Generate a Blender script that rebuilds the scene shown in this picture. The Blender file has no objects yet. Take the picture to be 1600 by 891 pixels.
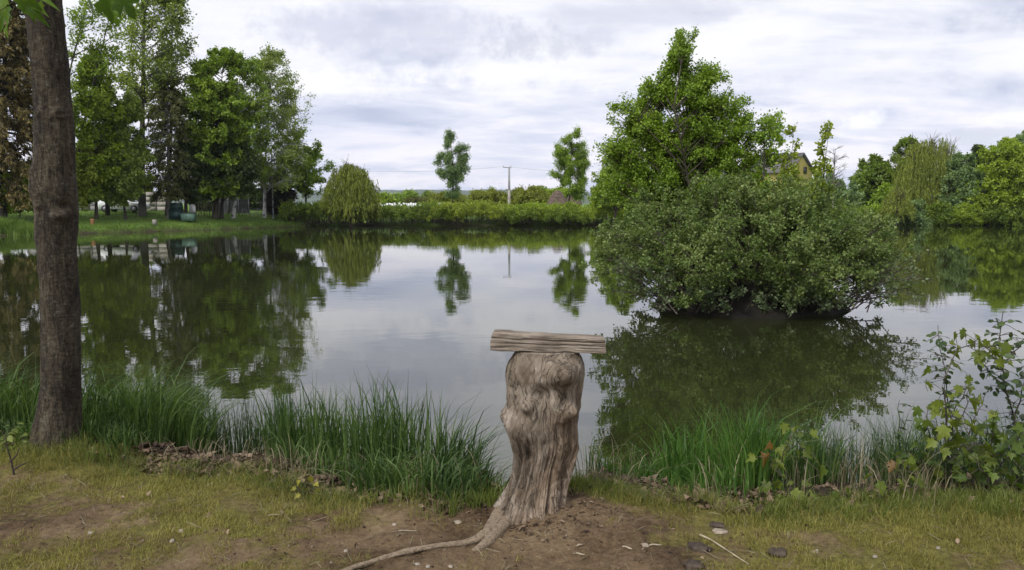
import bpy, math, random
import numpy as np

R = math.radians
scene = bpy.context.scene
COL = scene.collection
# ------------------------------------------------------------------ camera
EYE = 1.6                      # eye height above the trodden bank
WZ = -0.65                     # water level
F = 1200.0                     # focal length in photograph pixels (1600 wide)
PITCH = math.atan((445.5 - 318.0) / F)
cam = bpy.data.cameras.new('camera')
cam.lens = 27.0
cam.sensor_width = 36.0
cam.clip_end = 12000
camo = bpy.data.objects.new('camera', cam)
camo.location = (0, 0, EYE)
camo.rotation_euler = (math.pi / 2 - PITCH, 0, 0)
COL.objects.link(camo)
scene.camera = camo
# ------------------------------------------------------------------ light
SUN_EL, SUN_AZ = R(52), R(215)     # azimuth clockwise from +Y
sun = bpy.data.lights.new('sun', 'SUN')
sun.energy = 2.0
sun.angle = R(12)
sun.color = (1.0, 0.96, 0.9)
suno = bpy.data.objects.new('sun', sun)
suno.rotation_euler = (math.pi / 2 - SUN_EL, 0, math.pi - SUN_AZ)
COL.objects.link(suno)
vs = scene.view_settings
vs.view_transform = 'Standard'
vs.look = 'None'
vs.exposure = 0.38
vs.gamma = 1.0
vs.use_curve_mapping = False
scene.cycles.max_bounces = 6
scene.cycles.diffuse_bounces = 3
scene.cycles.glossy_bounces = 3
scene.cycles.transmission_bounces = 4
scene.cycles.transparent_max_bounces = 6
scene.cycles.volume_bounces = 0
scene.cycles.use_denoising = True


class NT:
    """small helper for node trees"""
    def __init__(self, tree):
        self.t = tree
        self.n = tree.nodes
        self.n.clear()

    def add(self, kind, **kw):
        nd = self.n.new(kind)
        for k, v in kw.items():
            if k.startswith('in_'):
                key = k[3:]
                key = int(key) if key.isdigit() else key.replace('_', ' ')
                self.set(nd, key, v)
            else:
                setattr(nd, k, v)
        return nd

    def set(self, nd, key, v):
        s = nd.inputs[key]
        if isinstance(v, bpy.types.NodeSocket):
            self.t.links.new(v, s)
        else:
            s.default_value = v

    def math(self, op, a, b=None, clamp=False):
        m = self.n.new('ShaderNodeMath')
        m.operation = op
        m.use_clamp = clamp
        self.set(m, 0, a)
        if b is not None:
            self.set(m, 1, b)
        return m.outputs[0]

    def ramp(self, fac, stops):
        r = self.n.new('ShaderNodeValToRGB')
        els = r.color_ramp.elements
        while len(els) < len(stops):
            els.new(0.5)
        for e, (p, c) in zip(els, stops):
            e.position = p
            e.color = (*c, 1) if len(c) == 3 else c
        self.set(r, 0, fac)
        return r.outputs[0]

    def mix(self, fac, a, b, mode='MIX'):
        m = self.n.new('ShaderNodeMix')
        m.data_type = 'RGBA'
        m.blend_type = mode
        self.set(m, 0, fac)
        for idx, v in ((6, a), (7, b)):
            if not isinstance(v, bpy.types.NodeSocket) and len(v) == 3:
                v = (*v, 1)
            self.set(m, idx, v)
        return m.outputs[2]

    def noise(self, vec, scale, detail=4, rough=0.55, dist=0.0):
        n = self.n.new('ShaderNodeTexNoise')
        if vec is not None:
            self.set(n, 'Vector', vec)
        n.inputs['Scale'].default_value = scale
        n.inputs['Detail'].default_value = detail
        n.inputs['Roughness'].default_value = rough
        n.inputs['Distortion'].default_value = dist
        return n.outputs[0]

    def mapping(self, vec, loc=(0, 0, 0), rot=(0, 0, 0), scale=(1, 1, 1)):
        m = self.n.new('ShaderNodeMapping')
        self.set(m, 0, vec)
        m.inputs[1].default_value = loc
        m.inputs[2].default_value = rot
        m.inputs[3].default_value = scale
        return m.outputs[0]


def ray(px, py):
    """direction of a photograph pixel, scaled so that y = 1"""
    u, v = (px - 800.0) / F, (445.5 - py) / F
    d = np.array([u, math.cos(PITCH) + v * math.sin(PITCH), -math.sin(PITCH) + v * math.cos(PITCH)])
    return d / d[1]


def P(px, py, D):
    return np.array([0, 0, EYE]) + ray(px, py) * D


def slope(py):
    v = (445.5 - np.asarray(py, float)) / F
    return (-math.sin(PITCH) + v * math.cos(PITCH)) / (math.cos(PITCH) + v * math.sin(PITCH))


def at_px(px, D, z=0.0):
    """world x of a photograph column at distance D and height z"""
    return (np.asarray(px, float) - 800.0) / F * (D * math.cos(PITCH) + (EYE - z) * math.sin(PITCH))


def to_px(X, Y, Z):
    dep = Y * math.cos(PITCH) + (EYE - Z) * math.sin(PITCH)
    up_ = Y * math.sin(PITCH) - (EYE - Z) * math.cos(PITCH)
    return 800 + F * X / dep, 445.5 - F * up_ / dep


# ------------------------------------------------------------------ sky
world = bpy.data.worlds.new('World')
scene.world = world
world.use_nodes = True
w = NT(world.node_tree)
tc = w.add('ShaderNodeTexCoord')
sky = w.add('ShaderNodeTexSky', sky_type='NISHITA')
sky.sun_disc = False
sky.sun_elevation = SUN_EL
sky.sun_rotation = SUN_AZ
sky.air_density = 1.2
sky.dust_density = 2.0
sep = w.add('ShaderNodeSeparateXYZ', in_0=tc.outputs['Generated'])
zc = w.math('MAXIMUM', sep.outputs[2], 0.0)
den = w.math('ADD', zc, 0.16)
cu = w.math('DIVIDE', sep.outputs[0], den)
cv = w.math('DIVIDE', sep.outputs[1], den)
cp = w.add('ShaderNodeCombineXYZ', in_0=cu, in_1=cv, in_2=0.0).outputs[0]
n1 = w.noise(w.mapping(cp, loc=(3.1, 1.7, 0), scale=(0.7, 1.0, 1)), 1.55, 8, 0.58, 0.5)
n2 = w.noise(w.mapping(cp, loc=(9.3, 4.2, 2), scale=(0.5, 1.0, 1)), 0.55, 3, 0.5, 0.2)
n3 = w.noise(w.mapping(cp, loc=(1.3, 7.2, 5), scale=(0.6, 1.0, 1)), 3.6, 5, 0.6, 0.3)
csum = w.math('ADD', w.math('ADD', w.math('MULTIPLY', n1, 0.62), w.math('MULTIPLY', n2, 0.42)), w.math('MULTIPLY', n3, 0.26))
# low bank near the horizon is thicker, bluer and calmer
low = w.ramp(zc, [(0.0, (1, 1, 1)), (0.10, (0.75, 0.75, 0.75)), (0.20, (0, 0, 0))])
cloud = w.ramp(csum, [(0.49, (0.37, 0.40, 0.53)), (0.57, (0.49, 0.517, 0.63)), (0.635, (0.62, 0.637, 0.73)),
                      (0.70, (0.75, 0.757, 0.81)), (0.80, (0.85, 0.847, 0.86))])
lown = w.ramp(csum, [(0.50, (0.47, 0.515, 0.68)), (0.61, (0.60, 0.63, 0.76)), (0.71, (0.80, 0.78, 0.84))])
cl = w.mix(w.math('MULTIPLY', low, 0.9), cloud, lown)


def puff(col_in, px, py, rx, ry, colr, strength, edge=0.5):
    """one small cumulus: an angular ellipse with a ragged edge"""
    d = ray(px, py)
    d = d / np.linalg.norm(d)
    az, el = math.atan2(d[0], d[1]), math.asin(d[2])
    a = w.math('ARCTAN2', sep.outputs[0], sep.outputs[1])
    e = w.math('ARCSINE', sep.outputs[2])
    a = w.math('DIVIDE', w.math('SUBTRACT', a, az), rx / F)
    e = w.math('DIVIDE', w.math('SUBTRACT', e, el), ry / F)
    r2 = w.math('ADD', w.math('MULTIPLY', a, a), w.math('MULTIPLY', e, e))
    nn = w.noise(tc.outputs['Generated'], 30, 6, 0.66)
    r2 = w.math('ADD', r2, w.math('MULTIPLY', w.math('SUBTRACT', nn, 0.5), 4.2))
    f = w.math('MULTIPLY', w.math('SUBTRACT', 1.0, w.math('MULTIPLY', r2, 1.0), True), strength, True)
    return w.mix(f, col_in, colr)


for args in [(1348, 190, 44, 17, (0.92, 0.92, 0.95), 0.55), (1350, 207, 46, 6, (0.62, 0.65, 0.77), 0.7),
             (1575, 183, 50, 15, (0.90, 0.90, 0.93), 0.5), (1540, 212, 75, 13, (0.55, 0.58, 0.68), 0.7),
             (1383, 88, 14, 5, (0.58, 0.60, 0.66), 0.8), (1305, 72, 30, 9, (0.68, 0.69, 0.76), 0.7),
             (1210, 62, 40, 10, (0.70, 0.70, 0.76), 0.6), (1000, 22, 170, 22, (0.60, 0.61, 0.69), 0.6),
             (610, 50, 230, 40, (0.52, 0.535, 0.65), 0.65), (850, 70, 110, 30, (0.50, 0.52, 0.62), 0.65),
             (1420, 95, 300, 55, (0.78, 0.78, 0.83), 0.45), (720, 118, 230, 20, (0.86, 0.857, 0.88), 0.6), (560, 135, 150, 24, (0.83, 0.83, 0.87), 0.6), (870, 130, 210, 24, (0.82, 0.82, 0.85), 0.55),
             (620, 215, 200, 22, (0.70, 0.70, 0.80), 0.5), (820, 288, 90, 12, (0.86, 0.82, 0.88), 0.8)]:
    cl = puff(cl, *args)
cover = w.ramp(csum, [(0.44, (0.80, 0.80, 0.80)), (0.56, (0.96, 0.96, 0.96))])
# unseen cloud glow added round the sun, behind the camera, to brighten foliage
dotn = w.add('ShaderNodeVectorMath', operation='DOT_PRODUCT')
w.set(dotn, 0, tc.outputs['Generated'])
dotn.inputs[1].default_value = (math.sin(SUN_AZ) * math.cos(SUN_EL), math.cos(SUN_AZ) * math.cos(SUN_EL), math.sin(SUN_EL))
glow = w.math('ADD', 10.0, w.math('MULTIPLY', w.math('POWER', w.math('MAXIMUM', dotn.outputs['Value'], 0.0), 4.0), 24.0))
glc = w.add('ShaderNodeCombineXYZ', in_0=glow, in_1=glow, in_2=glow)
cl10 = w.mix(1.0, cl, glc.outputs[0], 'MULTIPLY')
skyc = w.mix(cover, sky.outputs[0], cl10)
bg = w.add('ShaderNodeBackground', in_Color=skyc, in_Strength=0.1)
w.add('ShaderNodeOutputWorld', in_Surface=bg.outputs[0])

# ------------------------------------------------------------------ noise (numpy)


def _hash(ix, iy, iz, seed):
    h = (ix.astype(np.int64) * 374761393 + iy.astype(np.int64) * 668265263 + iz.astype(np.int64) * 1274126177 + seed * 974634631)
    h = (h ^ (h >> 13)) * 1274126177
    h = h ^ (h >> 16)
    return (h & 0xFFFF).astype(np.float64) / 65535.0


def vnoise(p, seed=0):
    p = np.asarray(p, float)
    i = np.floor(p)
    f = p - i
    f = f * f * (3 - 2 * f)
    x, y, z = (i[..., k].astype(np.int64) for k in range(3))
    out = 0
    for dx in (0, 1):
        for dy in (0, 1):
            for dz in (0, 1):
                wgt = (f[..., 0] if dx else 1 - f[..., 0]) * (f[..., 1] if dy else 1 - f[..., 1]) * (f[..., 2] if dz else 1 - f[..., 2])
                out = out + wgt * _hash(x + dx, y + dy, z + dz, seed)
    return out * 2 - 1


def fbm(p, octs=4, seed=0, gain=0.5):
    p = np.asarray(p, float)
    a, s, out = 1.0, 1.0, 0
    for o in range(octs):
        out = out + a * vnoise(p * s + o * 17.3, seed + o)
        a *= gain
        s *= 2.03
    return out


def fbm2(x, y, octs=4, seed=0, gain=0.5):
    return fbm(np.stack([x, y, np.zeros_like(x)], -1), octs, seed, gain)


def sstep(a, b, x):
    t = np.clip((x - a) / (b - a), 0, 1)
    return t * t * (3 - 2 * t)


# ------------------------------------------------------------------ mesh helpers


class MB:
    """collects vertices and faces, builds ONE mesh object"""
    def __init__(self):
        self.V, self.Fc, self.n = [], [], 0
        self.attr = []

    def add(self, V, F_, val=None):
        V = np.asarray(V, float).reshape(-1, 3)
        F_ = np.asarray(F_, np.int64)
        self.V.append(V)
        if len(F_):
            self.Fc.append(F_ + self.n)
        self.n += len(V)
        return self

    def box(self, c, s, rz=0.0, rot=None, taper=1.0):
        x, y, z = (k / 2 for k in s)
        V = np.array([[-x, -y, -z], [x, -y, -z], [x, y, -z], [-x, y, -z], [-x, -y, z], [x, -y, z], [x, y, z], [-x, y, z]], float)
        V[4:, :2] *= taper
        ca, sa = math.cos(rz), math.sin(rz)
        V = V @ np.array([[ca, sa, 0], [-sa, ca, 0], [0, 0, 1]])
        if rot is not None:
            V = V @ rot
        self.add(V + np.asarray(c, float), [[0, 3, 2, 1], [4, 5, 6, 7], [0, 1, 5, 4], [1, 2, 6, 5], [2, 3, 7, 6], [3, 0, 4, 7]])
        return self

    def tubes(self, Pn, Rn, sides=5, cap=True):
        V, Fq, Fc_ = tubes(Pn, Rn, sides, cap)
        base = self.n
        self.add(V, Fq)
        if cap:
            self.Fc.append(Fc_ + base)
        return self

    def build(self, name, mat, parent=None, loc=None, smooth=False):
        V = np.concatenate(self.V) if self.V else np.zeros((0, 3))
        me = bpy.data.meshes.new(name)
        loopc = sum(f.size for f in self.Fc)
        polyc = sum(len(f) for f in self.Fc)
        me.vertices.add(len(V))
        me.vertices.foreach_set('co', V.astype(np.float32).ravel())
        me.loops.add(loopc)
        me.polygons.add(polyc)
        idx = np.concatenate([f.ravel() for f in self.Fc]) if self.Fc else np.zeros(0, int)
        sizes = np.concatenate([np.full(len(f), f.shape[1]) for f in self.Fc]) if self.Fc else np.zeros(0, int)
        starts = np.concatenate([[0], np.cumsum(sizes)[:-1]]) if len(sizes) else sizes
        me.loops.foreach_set('vertex_index', idx.astype(np.int32))
        me.polygons.foreach_set('loop_start', starts.astype(np.int32))
        me.polygons.foreach_set('loop_total', sizes.astype(np.int32))
        if smooth:
            me.polygons.foreach_set('use_smooth', np.ones(polyc, bool))
        me.update(calc_edges=True)
        me.validate()
        me.materials.append(mat)
        o = bpy.data.objects.new(name, me)
        COL.objects.link(o)
        if parent is not None:
            o.parent = parent
        if loc is not None:
            o.location = loc
        return o


def unit(v):
    return v / np.maximum(np.linalg.norm(v, axis=-1, keepdims=True), 1e-9)


def tubes(Pn, Rn, sides=5, cap=True):
    """n polylines of m points -> tubes"""
    Pn = np.asarray(Pn, float)
    if Pn.ndim == 2:
        Pn = Pn[None]
    n, m, _ = Pn.shape
    Rn = np.broadcast_to(np.asarray(Rn, float), (n, m))
    T = unit(np.gradient(Pn, axis=1))
    ref = np.where(np.abs(T[..., 2:3]) > 0.9, np.array([1.0, 0, 0]), np.array([0, 0, 1.0]))
    # one reference per tube avoids twisting
    ref = np.broadcast_to(ref[:, m // 2:m // 2 + 1], T.shape)
    N = unit(np.cross(T, ref))
    B = np.cross(T, N)
    a = np.arange(sides) / sides * 2 * np.pi
    ring = N[:, :, None] * np.cos(a)[None, None, :, None] + B[:, :, None] * np.sin(a)[None, None, :, None]
    V = Pn[:, :, None] + ring * Rn[:, :, None, None]
    V = V.reshape(-1, 3)
    i = np.arange(n)[:, None, None] * m * sides
    j = np.arange(m - 1)[None, :, None] * sides
    k = np.arange(sides)[None, None, :]
    k2 = (k + 1) % sides
    q = np.stack(np.broadcast_arrays(i + j + k, i + j + k2, i + j + sides + k2, i + j + sides + k), -1).reshape(-1, 4)
    c = (np.arange(n)[:, None] * m * sides + (m - 1) * sides + np.arange(sides)[None])
    return V, q, c


def stamp(mb, tmpl, faces, pos, X, Y, Z, s):
    """copies of a template: pos (n,3), axes (n,3), size (n,)"""
    tmpl = np.asarray(tmpl, float)
    n, k = len(pos), len(tmpl)
    s = np.broadcast_to(np.asarray(s, float), (n,))[:, None, None]
    V = pos[:, None] + s * (tmpl[None, :, 0:1] * X[:, None] + tmpl[None, :, 1:2] * Y[:, None] + tmpl[None, :, 2:3] * Z[:, None])
    base = mb.n
    mb.add(V.reshape(-1, 3), np.zeros((0, 4), int))
    off = (np.arange(n) * k)[:, None, None] + base
    for f in faces:
        f = np.asarray(f)
        mb.Fc.append((f[None] + off).reshape(-1, f.shape[1]))


LEAF = ([(0, 0, 0), (0.36, 0.45, 0.10), (0, 1, -0.06), (-0.36, 0.45, 0.10)], [[[0, 1, 2, 3]]])
LEAF6 = ([(0, 0, 0), (0.26, 0.22, 0.07), (0.33, 0.5, 0.09), (0.17, 0.82, 0.02), (0, 1, -0.10),
          (-0.17, 0.82, 0.02), (-0.33, 0.5, 0.09), (-0.26, 0.22, 0.07), (0, 0.5, 0.0)],
         [[[0, 1, 2, 8], [8, 2, 3, 4], [0, 8, 6, 7], [8, 4, 5, 6]]])
NEEDLE = ([(0, 0, 0), (0.10, 0.4, 0.02), (0, 1, -0.05), (-0.10, 0.4, 0.02)], [[[0, 1, 2, 3]]])
LONG = ([(0, 0, 0), (0.16, 0.4, 0.05), (0, 1, 0), (-0.16, 0.4, 0.05)], [[[0, 1, 2, 3]]])
_h = [(0.0, 0.0), (0.20, -0.06), (0.42, 0.02), (0.30, 0.16), (0.62, 0.34), (0.45, 0.42), (0.47, 0.60), (0.24, 0.52), (0.17, 0.70)]
_mo = _h + [(0.0, 1.0)] + [(-x, y) for x, y in _h[:0:-1]]


def maple_leaf(c1, c2, c3, jag):
    """lobed leaf with its own fold, droop and twist"""
    V = []
    for i, (x, y) in enumerate(_mo):
        k = 1 + jag * math.sin(i * 2.9 + c3 * 9)
        x, y = x * 0.92 * k, y * k
        V.append((x, y, c1 * abs(x) ** 1.1 - c2 * max(y, 0) ** 2 + c3 * x * y))
    V.append((0, 0.36, -0.05 - c2 * 0.12))
    n_ = len(_mo)
    return V, [np.array([[n_, i, (i + 1) % n_] for i in range(n_)])]


MAPLES = [maple_leaf(0.35, 0.30, 0.25, 0.05), maple_leaf(0.15, 0.55, -0.35, 0.08), maple_leaf(0.6, 0.2, -0.1, 0.06), maple_leaf(-0.15, 0.7, 0.45, 0.07), maple_leaf(0.85, 0.45, 0.2, 0.05)]


def stamp_maple(mb, pos, X, Y, Z, s, rng):
    kind = rng.integers(0, len(MAPLES), len(pos))
    wx = rng.uniform(0.72, 1.05, len(pos))[:, None]
    s = np.broadcast_to(s, (len(pos),))
    for k, (tv, tf) in enumerate(MAPLES):
        m_ = kind == k
        if m_.any():
            stamp(mb, tv, tf, pos[m_], X[m_] * wx[m_], Y[m_], Z[m_], s[m_])


def orient(rng, n, tang=None, tw=0.6, droop=0.0, flat=0.0):
    """random leaf axes: Y along the leaf, Z its normal; flat pulls the normal up"""
    Y = rng.normal(size=(n, 3))
    if tang is not None:
        Y = unit(Y) * (1 - tw) + tang * tw
    Y[:, 2] -= droop
    Y = unit(Y)
    Z = unit(rng.normal(size=(n, 3))) * (1 - flat) + np.array([0, 0, 1.0]) * flat
    X = unit(np.cross(Y, Z))
    Z = np.cross(X, Y)
    return X, Y, Z


# ------------------------------------------------------------------ materials
MATS = {}


def new_mat(name):
    m = bpy.data.materials.new(name)
    m.use_nodes = True
    return m, NT(m.node_tree)


def leaf_mat(name, dark, mid, light, trans=0.38, rough=0.55, spec=0.3, patch=0.6):
    if name in MATS:
        return MATS[name]
    m, t = new_mat(name)
    geo = t.add('ShaderNodeNewGeometry')
    tcn = t.add('ShaderNodeTexCoord')
    pn = t.noise(tcn.outputs['Object'], patch, 2, 0.5)
    r = t.math('ADD', t.math('MULTIPLY', geo.outputs['Random Per Island'], 0.65), t.math('MULTIPLY', t.math('SUBTRACT', pn, 0.32), 1.0))
    c = t.ramp(r, [(0.0, dark), (0.42, mid), (0.95, light)])
    bs = t.add('ShaderNodeBsdfPrincipled', in_Base_Color=c, in_Roughness=rough)
    bs.inputs['Specular IOR Level'].default_value = spec
    tr = t.add('ShaderNodeBsdfTranslucent', in_Color=t.mix(1.0, c, (1.25, 1.3, 0.6), 'MULTIPLY'))
    mx = t.add('ShaderNodeMixShader', in_0=trans, in_1=bs.outputs[0], in_2=tr.outputs[0])
    t.add('ShaderNodeOutputMaterial', in_Surface=mx.outputs[0])
    MATS[name] = m
    return m


def plain_mat(name, c1, c2, scale=4.0, rough=0.8, stretch=(1, 1, 1), bump=0.2, bscale=None, spec=0.3, metallic=0.0, lo=0.35, hi=0.65):
    if name in MATS:
        return MATS[name]
    m, t = new_mat(name)
    tcn = t.add('ShaderNodeTexCoord')
    v = t.mapping(tcn.outputs['Object'], scale=stretch)
    n = t.noise(v, scale, 6, 0.6, 0.2)
    c = t.ramp(n, [(lo, c1), (hi, c2)])
    bs = t.add('ShaderNodeBsdfPrincipled', in_Base_Color=c, in_Roughness=rough)
    bs.inputs['Specular IOR Level'].default_value = spec
    bs.inputs['Metallic'].default_value = metallic
    if bump:
        nb = t.noise(v, bscale or scale * 3, 5, 0.65)
        b = t.add('ShaderNodeBump', in_Strength=bump, in_Height=nb)
        b.inputs['Distance'].default_value = 0.02
        t.set(bs, 'Normal', b.outputs[0])
    t.add('ShaderNodeOutputMaterial', in_Surface=bs.outputs[0])
    MATS[name] = m
    return m


BARK = plain_mat('bark_brown', (0.022, 0.017, 0.012), (0.075, 0.06, 0.043), 3, 0.9, (1, 1, 0.25), 0.5)
BARK_DARK = plain_mat('bark_dark', (0.018, 0.015, 0.012), (0.05, 0.042, 0.033), 4, 0.9, (1, 1, 0.3), 0.5)
BARK_GREY = plain_mat('bark_grey', (0.07, 0.065, 0.055), (0.20, 0.185, 0.16), 3, 0.9, (1, 1, 0.4), 0.4)
BARK_BIRCH = plain_mat('bark_birch', (0.03, 0.028, 0.025), (0.45, 0.44, 0.41), 2.2, 0.8, (1, 1, 1.8), 0.2, lo=0.36, hi=0.5)
TWIG = plain_mat('twig_bark', (0.03, 0.024, 0.018), (0.09, 0.075, 0.055), 8, 0.9, bump=0)
TWIG_GREEN = plain_mat('twig_green', (0.05, 0.05, 0.018), (0.11, 0.10, 0.04), 8, 0.8, bump=0)


# ------------------------------------------------------------------ tagging
def tag(o, label=None, cat=None, group=None, kind=None):
    if label:
        o['label'] = label
    if cat:
        o['category'] = cat
    if group:
        o['group'] = group
    if kind:
        o['kind'] = kind
    return o


def empty(name, loc, label, cat, group=None):
    o = bpy.data.objects.new(name, None)
    COL.objects.link(o)
    o.location = tuple(float(k) for k in loc)
    o.empty_display_size = 0.3
    return tag(o, label, cat, group)


# ------------------------------------------------------------------ terrain
NEAR_CREST = np.array([[-30, 5.0], [-6, 5.0], [-3.4, 4.82], [-2.4, 4.62], [-1.4, 4.28], [-0.9, 4.06], [-0.2, 4.02], [0.3, 4.1], [0.7, 4.06], [1.3, 3.98], [2.3, 3.92], [3.0, 3.9], [6, 3.9], [30, 4.1]])


def crest(x):
    return np.interp(x, NEAR_CREST[:, 0], NEAR_CREST[:, 1]) + 0.06 * np.sin(x * 3.1) + 0.04 * np.sin(x * 7.3 + 1)


def bank_w(x):
    """width of the scruffy slope between turf edge and water"""
    return np.interp(x, [-30, -1.0, -0.55, 0.0, 0.55, 0.75, 1.6, 30], [1.5, 1.4, 1.2, 0.95, 0.95, 1.35, 1.4, 1.4])


def shore_near(x):
    return crest(x) + bank_w(x) + 0.06 * np.sin(x * 1.7 + 2)


far_line = [P(0, 372, 53), P(60, 371, 55), P(200, 366, 60), P(330, 359, 66), P(450, 354.5, 74), P(520, 353, 78),
            P(700, 353, 79), P(960, 353, 80), P(1150, 352, 82), P(1300, 352, 82), P(1420, 352, 82), P(1600, 353, 80)]
pond = [(x, float(shore_near(x))) for x in np.concatenate([np.arange(40, 4, -1.0), np.arange(4, -4, -0.2), np.arange(-4, -40.1, -1.0)])]
pond += [(-58, 12), (-62, 30), (-50, 44)] + [(p[0], p[1]) for p in far_line] + [(70, 74), (84, 50), (72, 20)]
pond = np.array(pond, float)


def pond_sd(x, y):
    """signed distance to the shoreline, negative over water"""
    out = np.full(x.shape, 1e9)
    inside = np.zeros(x.shape, bool)
    for a, b in zip(pond, np.roll(pond, -1, 0)):
        e = b - a
        wx, wy = x - a[0], y - a[1]
        t = np.clip((wx * e[0] + wy * e[1]) / (e @ e), 0, 1)
        out = np.minimum(out, (wx - t * e[0]) ** 2 + (wy - t * e[1]) ** 2)
        if e[1] != 0:
            c = ((a[1] <= y) & (y < b[1])) | ((b[1] <= y) & (y < a[1]))
            inside ^= c & (x < a[0] + (y - a[1]) / e[1] * e[0])
    return np.sqrt(out) * np.where(inside, -1, 1)


def terrain(x, y):
    x, y = np.asarray(x, float), np.asarray(y, float)
    d = pond_sd(x, y)
    near = sstep(22, 10, y)
    # near bank, trodden flat top then a short scruffy slope
    dn = np.where(d > 0, d / bank_w(x) * 1.4, d)
    zn = np.interp(dn, [-6, -2, -0.5, 0, 0.25, 0.55, 0.8, 1.05, 1.4, 2.5, 40], [-2.4, -1.6, -0.85, -0.65, -0.5, -0.24, -0.10, -0.03, 0.0, 0.0, 0.1])
    zn = zn + near * (0.022 * fbm2(x * 1.6, y * 1.6, 3, 5) + 0.014 * fbm2(x * 9, y * 9, 3, 9)) * sstep(0.2, 1.0, d)
    zn = zn + 0.05 * fbm2(x * 5, y * 5, 3, 11) * sstep(-0.2, 0.2, d) * sstep(1.5, 1.0, dn) * near
    zn = zn + 0.05 * np.exp(-(((x - 0.24) / 0.34) ** 2 + ((y - 3.86) / 0.34) ** 2))       # earth heaped at the stump
    zn = zn + 0.09 * np.exp(-(((x + 2.9) / 0.45) ** 2 + ((y - 4.75) / 0.4) ** 2))          # and at the maple's foot
    # far banks
    zl = np.interp(d, [-8, -2, -0.3, 0, 0.35, 4, 10, 30], [-2.6, -1.6, -0.85, -0.66, -0.30, 0.25, 0.80, 0.95])
    zf = np.interp(d, [-8, -2, -0.3, 0, 0.5, 3, 8, 40], [-2.6, -1.6, -0.85, -0.66, -0.35, 0.1, 0.45, 0.55])
    left = sstep(-16, -24, x)
    zz = zl * left + zf * (1 - left) + 0.06 * fbm2(x * 0.35, y * 0.35, 3, 3) * sstep(0.3, 2, d)
    return zn * near + zz * (1 - near)


def lines(segs):
    out = []
    for a, b, s in segs:
        out.append(np.arange(a, b, s))
    return np.concatenate(out)


gx = lines([(-3.9, 3.9, 0.026), (3.9, 10, 0.3), (10, 70, 1.0)])
neg = lines([(3.9, 10, 0.3), (10, 70, 1.0)])
geo_x = 70 * 1.35 ** np.arange(0, 14)
gx = np.concatenate([-geo_x[::-1], -neg[::-1], gx, geo_x])
gy = np.concatenate([-geo_x[::-1], lines([(-70, -5, 4), (-5, 2.5, 0.5), (2.5, 6.6, 0.026), (6.6, 10, 0.4), (10, 48, 2), (48, 110, 0.8)]), 110 * 1.3 ** np.arange(0, 15)])
X_, Y_ = np.meshgrid(gx, gy)
Z_ = terrain(X_, Y_)
nx, ny = len(gx), len(gy)
ii, jj = np.meshgrid(np.arange(nx - 1), np.arange(ny - 1))
q = (jj * nx + ii).ravel()


def grassiness(x, y):
    """0 bare trodden earth .. 1 turf, for the near bank"""
    d = crest(x) - y                         # distance behind the crest
    px = to_px(x, y, 0.0 * x)[0]
    n = fbm2(x * 1.3 + 4, y * 1.9, 4, 21) * 0.5
    g = np.interp(px, [-400, 60, 240, 420, 560, 740, 800, 880, 980, 1120, 1300, 1500, 1900],
                  [0.62, 0.62, 0.55, 0.28, 0.10, 0.12, 0.05, 0.08, 0.18, 0.38, 0.46, 0.58, 0.6])
    edge = sstep(0.42, 0.02, d) * np.interp(px, [0, 420, 560, 720, 800, 880, 960, 1600], [0.5, 0.45, 0.12, 0.15, 0.0, 0.5, 0.75, 0.7])
    g = g + edge + n * 0.62
    mound = np.exp(-(((x - 0.16) / 0.40) ** 2 + ((y - 3.72) / 0.36) ** 2))
    g = g - 0.9 * mound
    return np.clip(g, 0, 1)


gm, t = new_mat('ground_earth_and_turf')
tcn = t.add('ShaderNodeTexCoord')
ob = tcn.outputs['Object']
at = t.add('ShaderNodeAttribute', attribute_name='turf')
wet = t.add('ShaderNodeAttribute', attribute_name='wet')
farl = t.add('ShaderNodeAttribute', attribute_name='meadow')
e1 = t.noise(ob, 2.2, 6, 0.62)
e2 = t.noise(ob, 28, 6, 0.7)
e3 = t.noise(ob, 120, 4, 0.7)
earth = t.ramp(t.math('ADD', t.math('MULTIPLY', e1, 0.5), t.math('ADD', t.math('MULTIPLY', e2, 0.36), t.math('MULTIPLY', e3, 0.22))),
               [(0.39, (0.030, 0.018, 0.009)), (0.48, (0.105, 0.067, 0.035)), (0.59, (0.205, 0.141, 0.078)), (0.73, (0.34, 0.255, 0.150))])
turf = t.ramp(t.math('ADD', t.math('MULTIPLY', e2, 0.6), t.math('MULTIPLY', e3, 0.4)),
              [(0.36, (0.060, 0.048, 0.016)), (0.5, (0.145, 0.128, 0.030)), (0.66, (0.25, 0.22, 0.06))])
tf = t.math('ADD', at.outputs['Fac'], t.math('MULTIPLY', t.math('SUBTRACT', t.noise(ob, 9, 5, 0.7), 0.5), 1.3))
c = t.mix(t.ramp(tf, [(0.35, (0, 0, 0)), (0.72, (1, 1, 1))]), earth, turf)
mead = t.ramp(t.noise(ob, 0.5, 6, 0.65), [(0.35, (0.05, 0.09, 0.014)), (0.55, (0.09, 0.155, 0.022)), (0.7, (0.15, 0.17, 0.045))])
c = t.mix(farl.outputs['Fac'], c, mead)
mud = t.ramp(e2, [(0.35, (0.018, 0.014, 0.009)), (0.65, (0.07, 0.052, 0.034))])
c = t.mix(wet.outputs['Fac'], c, mud)
bs = t.add('ShaderNodeBsdfPrincipled', in_Base_Color=c, in_Roughness=0.95)
bs.inputs['Specular IOR Level'].default_value = 0.15
hh = t.math('ADD', t.math('MULTIPLY', e2, 0.7), t.math('MULTIPLY', e3, 0.45))
b = t.add('ShaderNodeBump', in_Strength=1.0, in_Height=hh)
b.inputs['Distance'].default_value = 0.045
t.set(bs, 'Normal', b.outputs[0])
t.add('ShaderNodeOutputMaterial', in_Surface=bs.outputs[0])

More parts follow.
